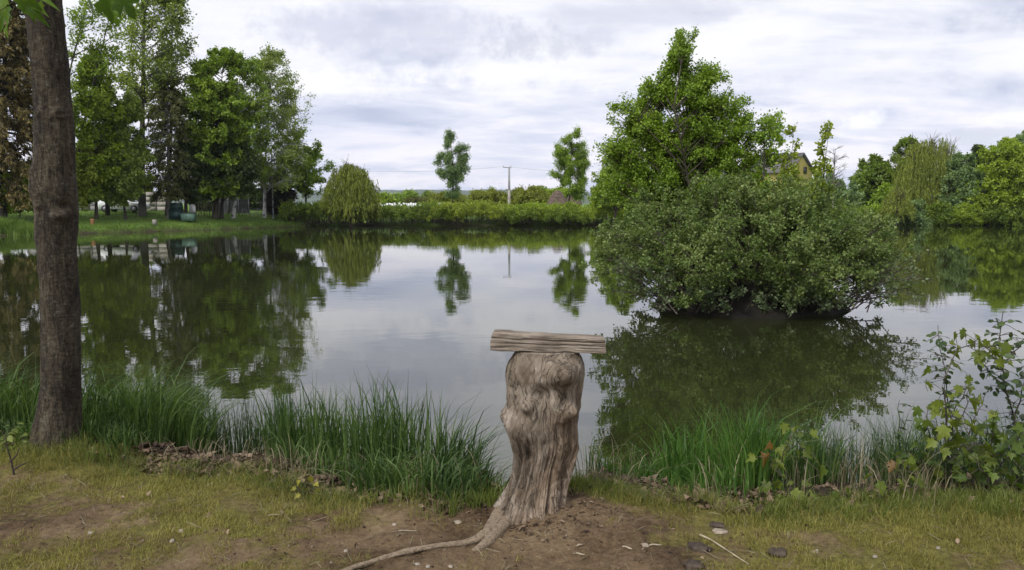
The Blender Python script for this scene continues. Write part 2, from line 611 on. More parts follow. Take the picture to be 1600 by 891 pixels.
mb = MB()
mb.add(np.stack([X_, Y_, Z_], -1), np.stack([q, q + 1, q + nx + 1, q + nx], -1))
ground = tag(mb.build('ground', gm, smooth=True), kind='structure')
SD = pond_sd(X_, Y_)
for nm, val in (('turf', grassiness(X_, np.maximum(Y_, 0.5))),
                ('wet', np.maximum(sstep(1.4, 1.1, SD / bank_w(X_) * 1.4) * (Y_ < 20), sstep(0.4, 0.1, SD))),
                ('meadow', sstep(12, 20, Y_))):
    a = ground.data.attributes.new(nm, 'FLOAT', 'POINT')
    a.data.foreach_set('value', val.ravel().astype(np.float32))

# ------------------------------------------------------------------ water
wm, t = new_mat('pond_water')
tcn = t.add('ShaderNodeTexCoord')
ob = tcn.outputs['Object']
body = t.ramp(t.noise(ob, 0.12, 3, 0.5), [(0.3, (0.014, 0.017, 0.005)), (0.7, (0.020, 0.023, 0.008))])
bs = t.add('ShaderNodeBsdfPrincipled', in_Base_Color=body, in_Roughness=0.015)
bs.inputs['IOR'].default_value = 1.72
r1 = t.noise(t.mapping(ob, scale=(0.55, 1.0, 1)), 2.4, 3, 0.5, 0.4)
r2 = t.noise(t.mapping(ob, scale=(0.35, 1.0, 1)), 0.45, 2, 0.5, 0.2)
gust = t.ramp(t.noise(t.mapping(ob, scale=(0.35, 1.0, 1), loc=(4, 2, 0)), 0.07, 3, 0.5), [(0.42, (0.22, 0.22, 0.22)), (0.62, (1, 1, 1))])
b1 = t.add('ShaderNodeBump', in_Strength=t.math('MULTIPLY', gust, 0.05), in_Height=r1)
b1.inputs['Distance'].default_value = 0.05
b2 = t.add('ShaderNodeBump', in_Strength=0.035, in_Height=r2, in_Normal=b1.outputs[0])
b2.inputs['Distance'].default_value = 0.06
t.set(bs, 'Normal', b2.outputs[0])
t.add('ShaderNodeOutputMaterial', in_Surface=bs.outputs[0])
mb = MB()
mb.add([(-75, 4.4, 0), (90, 4.4, 0), (90, 90, 0), (-75, 90, 0)], [[0, 1, 2, 3]])
tag(mb.build('pond_water', wm, loc=(0, 0, WZ)), kind='structure')

# ------------------------------------------------------------------ growing plants


def curves(start, end, lift, wob, m, rng):
    L = np.linalg.norm(end - start, axis=1, keepdims=True)
    ctrl = (start + end) / 2 + rng.normal(size=start.shape) * wob * L
    ctrl[:, 2:3] += lift * L
    tt = np.linspace(0, 1, m)[None, :, None]
    return (1 - tt) ** 2 * start[:, None] + 2 * tt * (1 - tt) * ctrl[:, None] + tt ** 2 * end[:, None]


def along(Pn, idx, t):
    m = Pn.shape[1]
    f = t * (m - 1)
    i = np.minimum(f.astype(int), m - 2)
    fr = (f - i)[:, None]
    a, b = Pn[idx, i], Pn[idx, i + 1]
    return a * (1 - fr) + b * fr, unit(b - a)


def branch(Pn, k, rng, t0, t1, ratio, spread, zbias, lift, m, wob=0.08, minlen=0.0):
    n = len(Pn)
    idx = np.repeat(np.arange(n), k)
    tt = rng.uniform(t0, t1, n * k)
    p, T = along(Pn, idx, tt)
    Lp = np.linalg.norm(Pn[:, -1] - Pn[:, 0], axis=1)[idx]
    d = T + unit(rng.normal(size=(n * k, 3))) * spread
    d[:, 2] += zbias
    L = np.maximum(Lp * ratio * rng.uniform(0.55, 1.15, n * k) * (1.15 - 0.5 * tt), minlen)
    return curves(p, p + unit(d) * L[:, None], lift, wob, m, rng)


def trunk_line(pts, m, rng, wob=0.0):
    pts = np.asarray(pts, float)
    tt = np.linspace(0, 1, len(pts))
    ti = np.linspace(0, 1, m)
    out = np.stack([np.interp(ti, tt, pts[:, k]) for k in range(3)], -1)
    if wob:
        nz = np.stack([np.convolve(rng.normal(size=m + 6), np.ones(7) / 7, 'valid') for _ in range(2)], -1)
        out[:, :2] += nz * wob * np.sin(np.pi * ti * 0.9)[:, None]
    return out


FULL = 2.1


def bank_D(px, D):
    """keeps whatever grows on the left bank clear of the water"""
    if D < 40 or px > 500:
        return D
    return max(D, float(np.interp(px, [p_[0] / p_[1] * F + 800 for p_ in far_line], [p_[1] for p_ in far_line])) + 4.5)


def grow_tree(name, label, base, D, rows, leaf, bark, seed, limbs=34, k2=6, k3=5, per=8, size=0.16, trunk_r=0.16,
              droop=0.15, spread=0.8, rise=0.55, weep=0.0, tmpl=LEAF, trunk_pts=None, group=None, cat='tree', inner=0.35,
              lumps=0.28, twig_show=True, flat=0.35, depth=1.0, multi=1, lobes=None, l2t0=0.25, l2r=0.42, cluster=0.10, topfree=1.0, base_z=None, tuft=1):
    """one tree: base (px, py), rows = [(py, centre px, half width px)] read from the photograph at distance D"""
    rng = np.random.default_rng(seed)
    D = bank_D(base[0], D)
    if D > 40 and per:
        limbs, size, per = int(limbs * FULL), size * 0.95, int(per * 1.45)
    b = P(base[0], base[1], D)
    b[2] = float(terrain(b[0], b[1])) - 0.05 if base_z is None else base_z
    rows = sorted(rows, key=lambda r: -r[0])                 # bottom to top
    zs = np.array([P(r[1], r[0], D)[2] for r in rows])
    cx = np.array([P(r[1], r[0], D)[0] for r in rows])
    rad = np.array([r[2] * D / F for r in rows])
    # trunk
    top = np.array([cx[-1], D, zs[-1] - 0.15 * (zs[-1] - zs[0])])
    if trunk_pts is None:
        mid = np.array([np.interp(zs[0], [b[2], zs[-1]], [b[0], cx[-1]]) * 0.5 + cx[0] * 0.5, D, max(zs[0], b[2] + 0.3)])
        pts = [b, mid, (mid + top) / 2, top] if mid[2] < top[2] - 0.3 else [b, (b + top) / 2, top]
    else:
        pts = [b] + [P(px, py, D) for px, py in trunk_pts]
    TR = trunk_line(pts, 16, rng, 0.35 * trunk_r)
    H = TR[-1, 2] - b[2]
    tt = np.linspace(0, 1, 16)
    TRs, RRs = [TR], [trunk_r * (1 - 0.86 * tt) + trunk_r * 0.45 * np.exp(-tt * 18)]
    for k in range(multi - 1):
        a = rng.uniform(0, 2 * np.pi)
        off = np.array([math.cos(a), math.sin(a), 0]) * trunk_r * 1.6
        spreadv = np.array([math.cos(a) * rad.max() * 0.42, math.sin(a) * rad.max() * 0.42, -rng.uniform(0.05, 0.3) * H])
        T2 = TR + off + spreadv * (tt ** 1.3)[:, None]
        T2[0, 2] = b[2]
        TRs.append(T2)
        RRs.append(RRs[0] * rng.uniform(0.6, 0.9))
    # limb ends inside the envelope, lumpy outline
    zgrid = np.linspace(zs[0], zs[-1], 60)
    rg = np.interp(zgrid, zs, rad)
    wgt = rg + 0.12 * rg.max()
    ze = rng.choice(zgrid, limbs, p=wgt / wgt.sum()) + rng.uniform(-0.5, 0.5, limbs) * (zgrid[1] - zgrid[0])
    az = rng.uniform(0, 2 * np.pi, limbs)
    re = np.interp(ze, zs, rad) * (inner + (1 - inner) * rng.uniform(0, 1, limbs) ** 0.6)
    re *= 1 - lumps * rng.uniform(0, 1, limbs)
    re = re * 0.95
    end = np.stack([np.interp(ze, zs, cx) + re * np.cos(az), D + depth * re * np.sin(az), ze], -1)
    if lobes is not None:
        lb = np.array(lobes, float)
        wl = lb[:, 2] * lb[:, 3] + 60
        li = rng.choice(len(lb), limbs, p=wl / wl.sum())
        v3 = unit(rng.normal(size=(limbs, 3))) * rng.uniform(0.1, 1, (limbs, 1)) ** 0.45
        cpx, cpy = lb[li, 0] + v3[:, 0] * lb[li, 2], lb[li, 1] + v3[:, 2] * lb[li, 3]
        ze = EYE + slope(cpy) * D
        end = np.stack([at_px(cpx, D, ze), D + depth * v3[:, 1] * lb[li, 2] * D / F, ze], -1)
        re = np.abs(end[:, 0] - np.interp(ze, TR[:, 2], TR[:, 0])) + 0.2
    which = rng.integers(0, len(TRs), limbs)
    st = np.zeros((limbs, 3))
    for i in range(limbs):
        T = TRs[which[i]]
        hz = ze[i] - rise * max(re[i], 0.25 * rad.max())
        hz = np.clip(hz, b[2] + 0.12 * H, T[-1, 2])
        j = np.searchsorted(T[:, 2], hz)
        j = min(max(j, 1), 15)
        f = np.clip((hz - T[j - 1, 2]) / max(T[j, 2] - T[j - 1, 2], 1e-3), 0, 1)
        st[i] = T[j - 1] * (1 - f) + T[j] * f
    L1 = curves(st, end, 0.12 - 0.1 * weep, 0.06, 7, rng)
    len1 = np.linalg.norm(end - st, axis=1)
    L2 = branch(L1, k2, rng, l2t0, 1.0, l2r, spread, 0.12 - weep * 0.5, 0.05 - 0.15 * weep, 5)
    L3 = branch(L2, k3, rng, 0.2, 1.0, 0.5, spread, 0.05 - droop - weep, -0.05 - 0.1 * weep, 4, minlen=0.3 if D > 40 else 0.08)
    n3 = len(L3)
    idx = np.repeat(np.arange(n3), per)
    p, T = along(L3, idx, rng.uniform(0.1, 1.0, n3 * per))
    p = p + rng.normal(size=p.shape) * cluster
    X, Y, Z = orient(rng, len(p), T, 0.45, droop + weep * 0.8, flat)
    s = size * rng.uniform(0.65, 1.3, len(p))
    root = empty(name, b, label, cat, group)
    mt = MB()
    for T_, R_ in zip(TRs, RRs):
        mt.tubes(T_ - b, R_, 10)
    r1 = np.clip(trunk_r * 0.22 * (len1 / max(len1.max(), 1e-3)) ** 0.7 + 0.006, 0.006, 0.2)
    tl = np.linspace(1, 0.25, 7)
    mt.tubes(L1 - b, r1[:, None] * tl[None], 6)
    mt.tubes(L2 - b, np.repeat(r1, k2)[:, None] * 0.42 * np.linspace(1, 0.3, 5)[None], 4)
    if twig_show:
        mt.tubes(L3 - b, np.full((n3, 1), max(0.0025, trunk_r * 0.022)) * np.linspace(1, 0.4, 4)[None], 3)
    mt.build('trunk', bark, root, smooth=True)
    mc = MB()
    stamp(mc, tmpl[0], tmpl[1], p - b, X, Y, Z, s)
    mc.build('crown', leaf, root)
    return root


def grow_spruce(name, label, base, D, rows, leaf, bark, seed, whorls=22, per_w=7, size=0.3, trunk_r=0.2, hang=0.25, k2=9, per=7,
                group=None, bare=0.0, cat='tree'):
    rng = np.random.default_rng(seed)
    D = bank_D(base[0], D)
    b = P(base[0], base[1], D)
    b[2] = float(terrain(b[0], b[1])) - 0.05
    rows = sorted(rows, key=lambda r: -r[0])
    zs = np.array([P(r[1], r[0], D)[2] for r in rows])
    cx = np.array([P(r[1], r[0], D)[0] for r in rows])
    rad = np.array([r[2] * D / F for r in rows])
    top = np.array([cx[-1], D, zs[-1]])
    TR = trunk_line([b, top], 14, rng, 0.05)
    n = whorls * per_w
    zw = np.repeat(np.linspace(zs[0], zs[-1] - 0.02 * (zs[-1] - zs[0]), whorls), per_w) + rng.normal(size=n) * 0.12
    az = rng.uniform(0, 2 * np.pi, n)
    r = np.interp(zw, zs, rad) * rng.uniform(0.62, 1.05, n)
    c = np.stack([np.interp(zw, TR[:, 2], TR[:, 0]), np.full(n, D), zw], -1)
    end = c + np.stack([r * np.cos(az), r * np.sin(az), -hang * r], -1)
    L1 = curves(c, end, 0.12, 0.03, 6, rng)
    L2 = branch(L1, k2, rng, 0.15, 1.0, 0.3, 0.75, -0.25, -0.1, 4, minlen=0.15)
    idx = np.repeat(np.arange(len(L2)), per)
    p, T = along(L2, idx, rng.uniform(0.05, 1, len(idx)))
    p = p + rng.normal(size=p.shape) * 0.05
    X, Y, Z = orient(rng, len(p), T, 0.55, 0.35, 0.3)
    root = empty(name, b, label, cat, group)
    mt = MB()
    mt.tubes(TR - b, trunk_r * np.linspace(1.1, 0.08, 14), 10)
    mt.tubes(L1 - b, np.full((n, 1), trunk_r * 0.16) * np.linspace(1, 0.2, 6)[None], 5)
    mt.tubes(L2 - b, np.full((len(L2), 1), trunk_r * 0.05) * np.linspace(1, 0.3, 4)[None], 3)
    mt.build('trunk', bark, root, smooth=True)
    mc = MB()
    stamp(mc, LONG[0], LONG[1], p - b, X, Y, Z, size * rng.uniform(0.6, 1.2, len(p)))
    mc.build('crown', leaf, root)
    return root


def grow_willow(name, label, base, D, rows, leaf, bark, seed, strands=420, length=(1.0, 2.4), size=0.16, trunk_r=0.18, per=26, group=None,
                cat='tree', floor=None):
    """weeping willow: arching limbs hung with long leafy strands"""
    rng = np.random.default_rng(seed)
    D = bank_D(base[0], D)
    b = P(base[0], base[1], D)
    b[2] = float(terrain(b[0], b[1])) - 0.05
    rows = sorted(rows, key=lambda r: -r[0])
    zs = np.array([P(r[1], r[0], D)[2] for r in rows])
    cx = np.array([P(r[1], r[0], D)[0] for r in rows])
    rad = np.array([r[2] * D / F for r in rows])
    H = zs[-1] - b[2]
    fork = np.array([np.interp(b[2] + 0.4 * H, zs, cx), D, b[2] + 0.4 * H])
    n1 = 22
    ze = rng.uniform(zs[0] * 0.5 + zs[-1] * 0.5, zs[-1], n1)
    az = rng.uniform(0, 2 * np.pi, n1)
    re = np.interp(ze, zs, rad) * rng.uniform(0.2, 0.95, n1)
    end = np.stack([np.interp(ze, zs, cx) + re * np.cos(az), D + re * np.sin(az), ze], -1)
    L1 = curves(np.repeat(fork[None], n1, 0), end, 0.22, 0.07, 8, rng)
    L2 = branch(L1, 7, rng, 0.4, 1.0, 0.42, 0.8, 0.1, 0.12, 5)
    # strands hang from the crown's own surface, some from inside it
    az = rng.uniform(0, 2 * np.pi, strands)
    hs = rng.choice(np.linspace(zs[0] * 0.75 + zs[-1] * 0.25, zs[-1], 60), strands)
    rr_s = np.interp(hs, zs, rad) * np.where(rng.uniform(0, 1, strands) < 0.6, rng.uniform(0.75, 1.02, strands), rng.uniform(0.1, 0.8, strands))
    lump = 0.86 + 0.14 * np.sin(az * 5 + seed) * np.sin(hs * 2.1 + seed)
    rr_s = rr_s * lump
    s0 = np.stack([np.interp(hs, zs, cx) + rr_s * np.cos(az), D + rr_s * np.sin(az), hs], -1)
    Ls = rng.uniform(*length, strands)
    e0 = s0 + np.stack([0.10 * rr_s * np.cos(az) + rng.normal(size=strands) * 0.08, 0.10 * rr_s * np.sin(az) + rng.normal(size=strands) * 0.08, -Ls], -1)
    fl = (b[2] + 0.25 * H if floor is None else floor) + rng.uniform(0, 0.22 * H, strands)
    e0[:, 2] = np.where(e0[:, 2] < fl, np.minimum(fl, s0[:, 2] - 0.3), e0[:, 2])
    S = curves(s0, e0, 0.10, 0.05, 8, rng)
    ii_ = np.repeat(np.arange(strands), per)
    p, T = along(S, ii_, rng.uniform(0, 1, len(ii_)))
    p += rng.normal(size=p.shape) * 0.06
    X, Y, Z = orient(rng, len(p), T, 0.6, 0.5, 0.1)
    root = empty(name, b, label, cat, group)
    mt = MB()
    mt.tubes(trunk_line([b, (b + fork) / 2, fork], 8, rng, 0.06) - b, trunk_r * np.linspace(1.25, 0.8, 8), 10)
    mt.tubes(L1 - b, np.full((n1, 1), trunk_r * 0.4) * np.linspace(1, 0.15, 8)[None], 6)
    mt.tubes(L2 - b, np.full((len(L2), 1), trunk_r * 0.11) * np.linspace(1, 0.3, 5)[None], 4)
    mt.build('trunk', bark, root, smooth=True)
    mc = MB()
    mc.tubes(S - b, np.full((strands, 1), 0.008), 3)
    stamp(mc, LONG[0], LONG[1], p - b, X, Y, Z, size * rng.uniform(0.6, 1.25, len(p)))
    mc.build('crown', leaf, root)
    return root


def grow_bush(name, label, base_pts, ends, leaf, bark, seed, k2=5, k3=4, per=8, size=0.06, stem_r=0.012, lift=0.08, droop=0.0, spread=0.7,
              tmpl=LEAF, cat='bush', group=None, cluster=0.03, origin=None, part='foliage', flat=0.4, t0=0.35, ratio2=0.33, min3=0.05, foot=None):
    """many stems from the ground, each ending on a given point"""
    rng = np.random.default_rng(seed)
    base_pts, ends = np.asarray(base_pts, float), np.asarray(ends, float)
    o = base_pts.mean(0) if origin is None else np.asarray(origin, float)
    L1 = curves(base_pts, ends, lift, 0.06, 7, rng)
    L2 = branch(L1, k2, rng, t0, 1.0, ratio2, spread, 0.15 - droop, 0.03, 5)
    L3 = branch(L2, k3, rng, 0.2, 1.0, 0.5, spread, 0.05 - droop, 0, 4, minlen=min3)
    idx = np.repeat(np.arange(len(L3)), per)
    p, T = along(L3, idx, rng.uniform(0.15, 1, len(idx)))
    p = p + rng.normal(size=p.shape) * cluster
    X, Y, Z = orient(rng, len(p), T, 0.4, droop, flat)
    root = empty(name, o, label, cat, group)
    mt = MB()
    n = len(L1)
    mt.tubes(L1 - o, np.full((n, 1), stem_r) * np.linspace(1, 0.3, 7)[None], 5)
    mt.tubes(L2 - o, np.full((len(L2), 1), stem_r * 0.4) * np.linspace(1, 0.4, 5)[None], 3)
    mt.tubes(L3 - o, np.full((len(L3), 1), stem_r * 0.22) * np.linspace(1, 0.4, 4)[None], 3)
    mt.build('stems', bark, root, smooth=True)
    mc = MB()
    stamp(mc, tmpl[0], tmpl[1], p - o, X, Y, Z, size * rng.uniform(0.6, 1.3, len(p)))
    mc.build(part, leaf, root)
    return root


def dome(cx, cy, z0, rx, ry, rz, n, rng, low=-0.1, shell=0.55):
    """points in a dome shell"""
    u = rng.uniform(low, 1, n)
    a = rng.uniform(0, 2 * np.pi, n)
    rr = np.sqrt(np.clip(1 - np.clip(u, -1, 1) ** 2, 0, 1)) * rng.uniform(shell, 1.0, n)
    k = rng.uniform(0.85, 1.0, n)
    return np.stack([cx + rx * rr * np.cos(a), cy + ry * rr * np.sin(a), z0 + rz * u * k], -1)


# ------------------------------------------------------------------ foliage colours
G_DEEP = leaf_mat('leaf_deep_green', (0.052, 0.083, 0.012), (0.120, 0.179, 0.021), (0.223, 0.300, 0.039))
G_MID = leaf_mat('leaf_mid_green', (0.076, 0.122, 0.014), (0.169, 0.255, 0.025), (0.288, 0.388, 0.042))
G_FRESH = leaf_mat('leaf_fresh_green', (0.085, 0.125, 0.012), (0.192, 0.270, 0.022), (0.313, 0.400, 0.042))
G_LIME = leaf_mat('leaf_lime', (0.1, 0.135, 0.013), (0.2, 0.26, 0.025), (0.31, 0.36, 0.05))
G_BIRCH = leaf_mat('leaf_birch', (0.087, 0.122, 0.023), (0.188, 0.250, 0.042), (0.299, 0.372, 0.078))
G_GREY = leaf_mat('leaf_grey_green', (0.061, 0.103, 0.038), (0.130, 0.205, 0.068), (0.259, 0.341, 0.137))
G_OLIVE = leaf_mat('leaf_olive', (0.077, 0.094, 0.013), (0.165, 0.187, 0.024), (0.264, 0.286, 0.044))
G_WILLOW = leaf_mat('leaf_willow', (0.079, 0.105, 0.015), (0.168, 0.205, 0.027), (0.273, 0.304, 0.053))
G_DARK = leaf_mat('needle_dark', (0.019, 0.034, 0.010), (0.048, 0.077, 0.019), (0.090, 0.126, 0.036))
G_BROWN = leaf_mat('needle_brown_green', (0.043, 0.048, 0.014), (0.094, 0.102, 0.026), (0.168, 0.178, 0.050))
G_LARCH = leaf_mat('needle_larch', (0.055, 0.042, 0.012), (0.120, 0.092, 0.024), (0.20, 0.158, 0.045), 0.15)
G_RUST = leaf_mat('leaf_dark_purple', (0.012, 0.009, 0.008), (0.022, 0.016, 0.013), (0.04, 0.03, 0.022), 0.1)
G_ISLE = leaf_mat('leaf_island_bush', (0.042, 0.072, 0.016), (0.105, 0.161, 0.034), (0.239, 0.285, 0.096), patch=0.9)
G_ALDER = leaf_mat('leaf_island_tree', (0.061, 0.111, 0.011), (0.143, 0.232, 0.020), (0.276, 0.376, 0.045), patch=0.8)

# ------------------------------------------------------------------ far hills
hm = plain_mat('wooded_hill', (0.018, 0.034, 0.016), (0.05, 0.075, 0.03), 0.02, 1.0, bump=0)
mb = MB()
hx = np.linspace(-3800, 3800, 240)
hy = np.linspace(2300, 4200, 26)
HX, HY = np.meshgrid(hx, hy)
prof = np.sin((HY - 2300) / 1900 * np.pi) ** 0.8
HZ = prof * (58 + 10 * fbm2(HX / 900, HY / 900, 4, 31) + 3 * fbm2(HX / 60, HY / 60, 2, 33) - 16 * sstep(-350, 700, HX)) - 3
k = (np.arange(25)[:, None] * 240 + np.arange(239)[None]).ravel()
mb.add(np.stack([HX, HY, HZ], -1), np.stack([k, k + 1, k + 241, k + 240], -1))
tag(mb.build('hills', hm, smooth=True), kind='structure')

# ------------------------------------------------------------------ island
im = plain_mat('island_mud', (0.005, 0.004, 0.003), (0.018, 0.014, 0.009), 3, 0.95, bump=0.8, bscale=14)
mb = MB()
na, nr = 72, 16
aa = np.linspace(0, 2 * np.pi, na, endpoint=False)
IC = np.array([5.15, 16.6])
rr = np.linspace(0, 1, nr)
A, Q = np.meshgrid(aa, rr)
wob_ = 1 + 0.09 * fbm(np.stack([np.cos(A) * 2, np.sin(A) * 2, A * 0], -1), 3, 41)
IX = IC[0] + 2.35 * Q * wob_ * np.cos(A)
IY = IC[1] + 2.0 * Q * wob_ * np.sin(A)
IZ = WZ - 0.35 + 0.95 * (1 - Q ** 3) + 0.10 * fbm2(IX * 2.2, IY * 2.2, 3, 43)
ia = np.arange(na)
for r_ in range(nr - 1):
    pass
kk = (np.arange(nr - 1)[:, None] * na + ia[None]).ravel()
k2_ = (np.arange(nr - 1)[:, None] * na + (ia[None] + 1) % na).ravel()
mb.add(np.stack([IX, IY, IZ], -1), np.stack([kk, kk + na, k2_ + na, k2_], -1))
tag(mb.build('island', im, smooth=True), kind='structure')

rng = np.random.default_rng(5)


def isle_pts(n, sx, sy, rng):
    a = rng.uniform(0, 2 * np.pi, n)
    r = np.sqrt(rng.uniform(0, 1, n))
    x, y = IC[0] + sx * r * np.cos(a), IC[1] + sy * r * np.sin(a)
    return np.stack([x, y, np.full(n, WZ + 0.15)], -1)


# the big grey willow bush: overhanging dome, read from the photograph's outline
bz = np.array([-0.42, -0.1, 0.3, 0.75, 1.15, 1.45, 1.75, 1.92])
bw = np.array([2.85, 3.25, 3.42, 3.36, 3.05, 2.55, 1.8, 0.9])
bc = np.array([4.98, 4.96, 4.94, 4.94, 4.92, 4.9, 4.9, 4.9])
n = 380
pw = sstep(-0.6, 0.5, np.linspace(-0.42, 1.92, 80)) + 0.12
zz = rng.choice(np.linspace(-0.42, 1.92, 80), n, p=pw / pw.sum()) + rng.uniform(-0.02, 0.02, n)
a = rng.uniform(0, 2 * np.pi, n)
fr = rng.uniform(0.25, 1, n) ** 0.45
wz_ = np.interp(zz, bz, bw) * fr
ends = np.stack([np.interp(zz, bz, bc) + wz_ * np.cos(a) * 0.95, IC[1] - 0.1 + 0.74 * wz_ * np.sin(a), zz], -1)
st_ = isle_pts(n, 1.7, 1.3, rng)
st_[:, :2] = 0.55 * st_[:, :2] + 0.45 * (IC + (ends[:, :2] - IC) * 0.5)
low_ = zz < 0.1
g = leaf_mat('leaf_island_low', (0.035, 0.055, 0.022), (0.08, 0.115, 0.045), (0.17, 0.205, 0.10), 0.3)
grow_bush('island_bush', 'broad rounded green bush overhanging the water all round the small island', st_, ends, G_ISLE, TWIG, 51,
          k2=6, k3=4, per=15, size=0.056, stem_r=0.016, lift=0.10, spread=0.75, cluster=0.035, origin=(IC[0], IC[1], WZ + 0.1), t0=0.5, ratio2=0.25,
          tmpl=LEAF)
# bare and half-bare boughs dipping to the water at both ends of the island
for (nm, sx, lab, sd, cnt, spanx) in (('drooping_shrub', -1, 'half bare shrub leaning out over the water at the left tip of the island', 61, 20, (-3.35, -2.2)),
                                      ('drooping_shrub', 1, 'half bare shrub with fanned stems at the right tip of the island', 62, 24, (2.0, 3.0))):
    r2_ = np.random.default_rng(sd)
    s = np.stack([np.full(cnt, IC[0] + sx * 1.75) + r2_.normal(size=cnt) * 0.22, np.full(cnt, 15.6) + r2_.normal(size=cnt) * 0.35, np.full(cnt, WZ + 0.12)], -1)
    e = np.stack([IC[0] + r2_.uniform(*spanx, cnt), 15.2 + r2_.normal(size=cnt) * 0.6, r2_.uniform(WZ + 0.12, 0.55, cnt)], -1)
    grow_bush(nm, lab, s, e, g, TWIG, sd + 5, k2=4, k3=3, per=3, size=0.06, stem_r=0.014, lift=0.18, spread=0.6, t0=0.4, ratio2=0.28)
# low sprays in front of the dark hollow
r2_ = np.random.default_rng(66)
s = np.stack([r2_.uniform(3.6, 6.5, 46), r2_.uniform(14.9, 15.5, 46), np.full(46, WZ + 0.1)], -1)
e = s + np.stack([r2_.normal(size=46) * 0.25, r2_.uniform(-0.55, 0.0, 46), r2_.uniform(0.06, 0.55, 46)], -1)
grow_bush('waterside_shrub', 'low grey green shrub along the front foot of the island', s, e, g, TWIG, 67, k2=4, k3=3, per=5, size=0.06, stem_r=0.008, lift=0.1, spread=0.8)

# the tree on the island
grow_tree('island_tree', 'tall fresh green tree rising from the back of the island bush', (1110, 470), 17.6,
          [(330, 1085, 140), (295, 1082, 146), (250, 1082, 144), (215, 1083, 138), (180, 1080, 124), (150, 1072, 106), (120, 1072, 78), (95, 1066, 52), (70, 1064, 16), (46, 1065, 5)],
          G_ALDER, BARK, 71, limbs=240, k2=7, k3=5, per=15, size=0.056, trunk_r=0.07, spread=0.6, rise=0.9, multi=5, inner=0.25, lumps=0.2,
          cluster=0.05, tmpl=LEAF, droop=0.1, base_z=WZ + 0.1,
          l2t0=0.45, l2r=0.27,
          lobes=[(1066, 68, 8, 22), (1062, 104, 24, 20), (1104, 122, 26, 16), (1030, 142, 26, 15), (982, 166, 28, 13), (1075, 152, 38, 22), (1132, 164, 32, 18), (1012, 205, 38, 22), (1080, 205, 46, 32),
                 (1150, 204, 36, 17), (1194, 206, 16, 12), (968, 236, 22, 18), (1050, 255, 58, 32), (1130, 250, 46, 28), (1174, 258, 26, 16), (985, 285, 34, 24), (1080, 298, 70, 28), (1138, 298, 40, 20), (1212, 232, 12, 12)])
# outlying sparse top growth on the island
grow_tree('island_sapling', 'sparse dark leaved branchy sapling beside the tall island tree', (1190, 440), 17.0,
          [(300, 1195, 26), (250, 1200, 26), (215, 1205, 20), (190, 1195, 10)], G_ALDER, BARK_DARK, 72, limbs=16, k2=4, k3=3, per=4, size=0.08, trunk_r=0.03,
          spread=0.8, cluster=0.04, base_z=WZ + 0.1, lumps=0.1)
grow_tree('island_sapling', 'slim pale lime sapling at the top of the island bush, left of the roof', (1222, 440), 16.8,
          [(300, 1232, 14), (250, 1232, 14), (220, 1235, 10), (200, 1240, 4)], G_LIME, TWIG_GREEN, 73, limbs=14, k2=4, k3=3, per=4, size=0.075, trunk_r=0.02,
          cluster=0.03, base_z=WZ + 0.1)
grow_tree('island_sapling', 'slim pale lime sapling at the top of the island bush, right of the roof', (1270, 450), 16.6,
          [(300, 1282, 24), (262, 1284, 18), (228, 1290, 12), (195, 1295, 5)], G_LIME, TWIG_GREEN, 74, limbs=18, k2=4, k3=3, per=4, size=0.075, trunk_r=0.02,
          cluster=0.03, base_z=WZ + 0.1)
rb = np.random.default_rng(75)
grow_bush('lime_shrub', 'bright yellow green shrub standing in the top of the island bush', np.array([[6.2, 16.8, WZ + .1]] * 26) + rb.normal(size=(26, 3)) * [0.3, 0.2, 0],
          np.stack([rb.uniform(5.7, 6.3, 26), rb.normal(16.6, 0.3, 26), rb.uniform(1.4, 2.15, 26)], -1), G_LIME, TWIG_GREEN, 76, k2=5, k3=3, per=6, size=0.07,
          stem_r=0.01, t0=0.6, ratio2=0.18)

# ------------------------------------------------------------------ far shore, left to right
T_ = grow_tree
grow_spruce('larch_tree', 'tall brownish green larch at the left edge behind the maple trunk', (5, 335), 58, [(300, 0, 62), (250, 0, 70), (180, 0, 68), (110, 2, 58), (40, 5, 46), (-60, 8, 18), (-110, 8, 3)],
            G_LARCH, BARK_DARK, 101, whorls=38, per_w=14, size=0.34, trunk_r=0.25, hang=0.3, k2=9, per=12)
T_('round_bush', 'light green leafy bush on the lawn left of the maple trunk', (30, 333), 57, [(325, 32, 24), (300, 32, 30), (280, 34, 26), (262, 38, 12)], G_FRESH, BARK, 102, limbs=26, size=0.2, trunk_r=0.05, cat='bush')
T_('leaning_tree', 'slender dark stemmed tree leaning right close behind the maple trunk', (75, 334), 56, [(210, 108, 22), (120, 122, 30), (40, 140, 34), (-30, 150, 26), (-60, 155, 10)], G_MID, BARK_DARK, 103,
   limbs=24, k2=4, k3=4, per=4, size=0.2, trunk_r=0.13, trunk_pts=[(92, 200), (112, 100), (150, -50)], cluster=0.2)
T_('leaning_tree', 'sparse thin tree leaning over the gap between maple trunk and aspen', (105, 334), 55, [(180, 150, 20), (100, 165, 30), (30, 178, 30), (-40, 190, 22)], G_MID, BARK_DARK, 104,
   limbs=24, k2=4, k3=3, per=4, size=0.2, trunk_r=0.12, trunk_pts=[(130, 200), (150, 110), (185, -30)], cluster=0.2)
T_('young_maple', 'mid green maple with a domed crown right of the large trunk', (150, 333), 60, [(308, 150, 30), (255, 148, 46), (200, 148, 54), (150, 146, 48), (110, 145, 30), (84, 143, 10)], G_FRESH, BARK, 105,
   limbs=44, k2=6, k3=4, per=8, size=0.26, trunk_r=0.14)
T_('yellow_green_shrub', 'bright yellow green shrub showing right beside the maple trunk', (120, 334), 54, [(320, 122, 26), (290, 128, 32), (262, 128, 28), (236, 122, 14)], G_LIME, BARK, 106, limbs=26, k2=5, k3=4, per=7, size=0.2, trunk_r=0.05, cat='shrub')
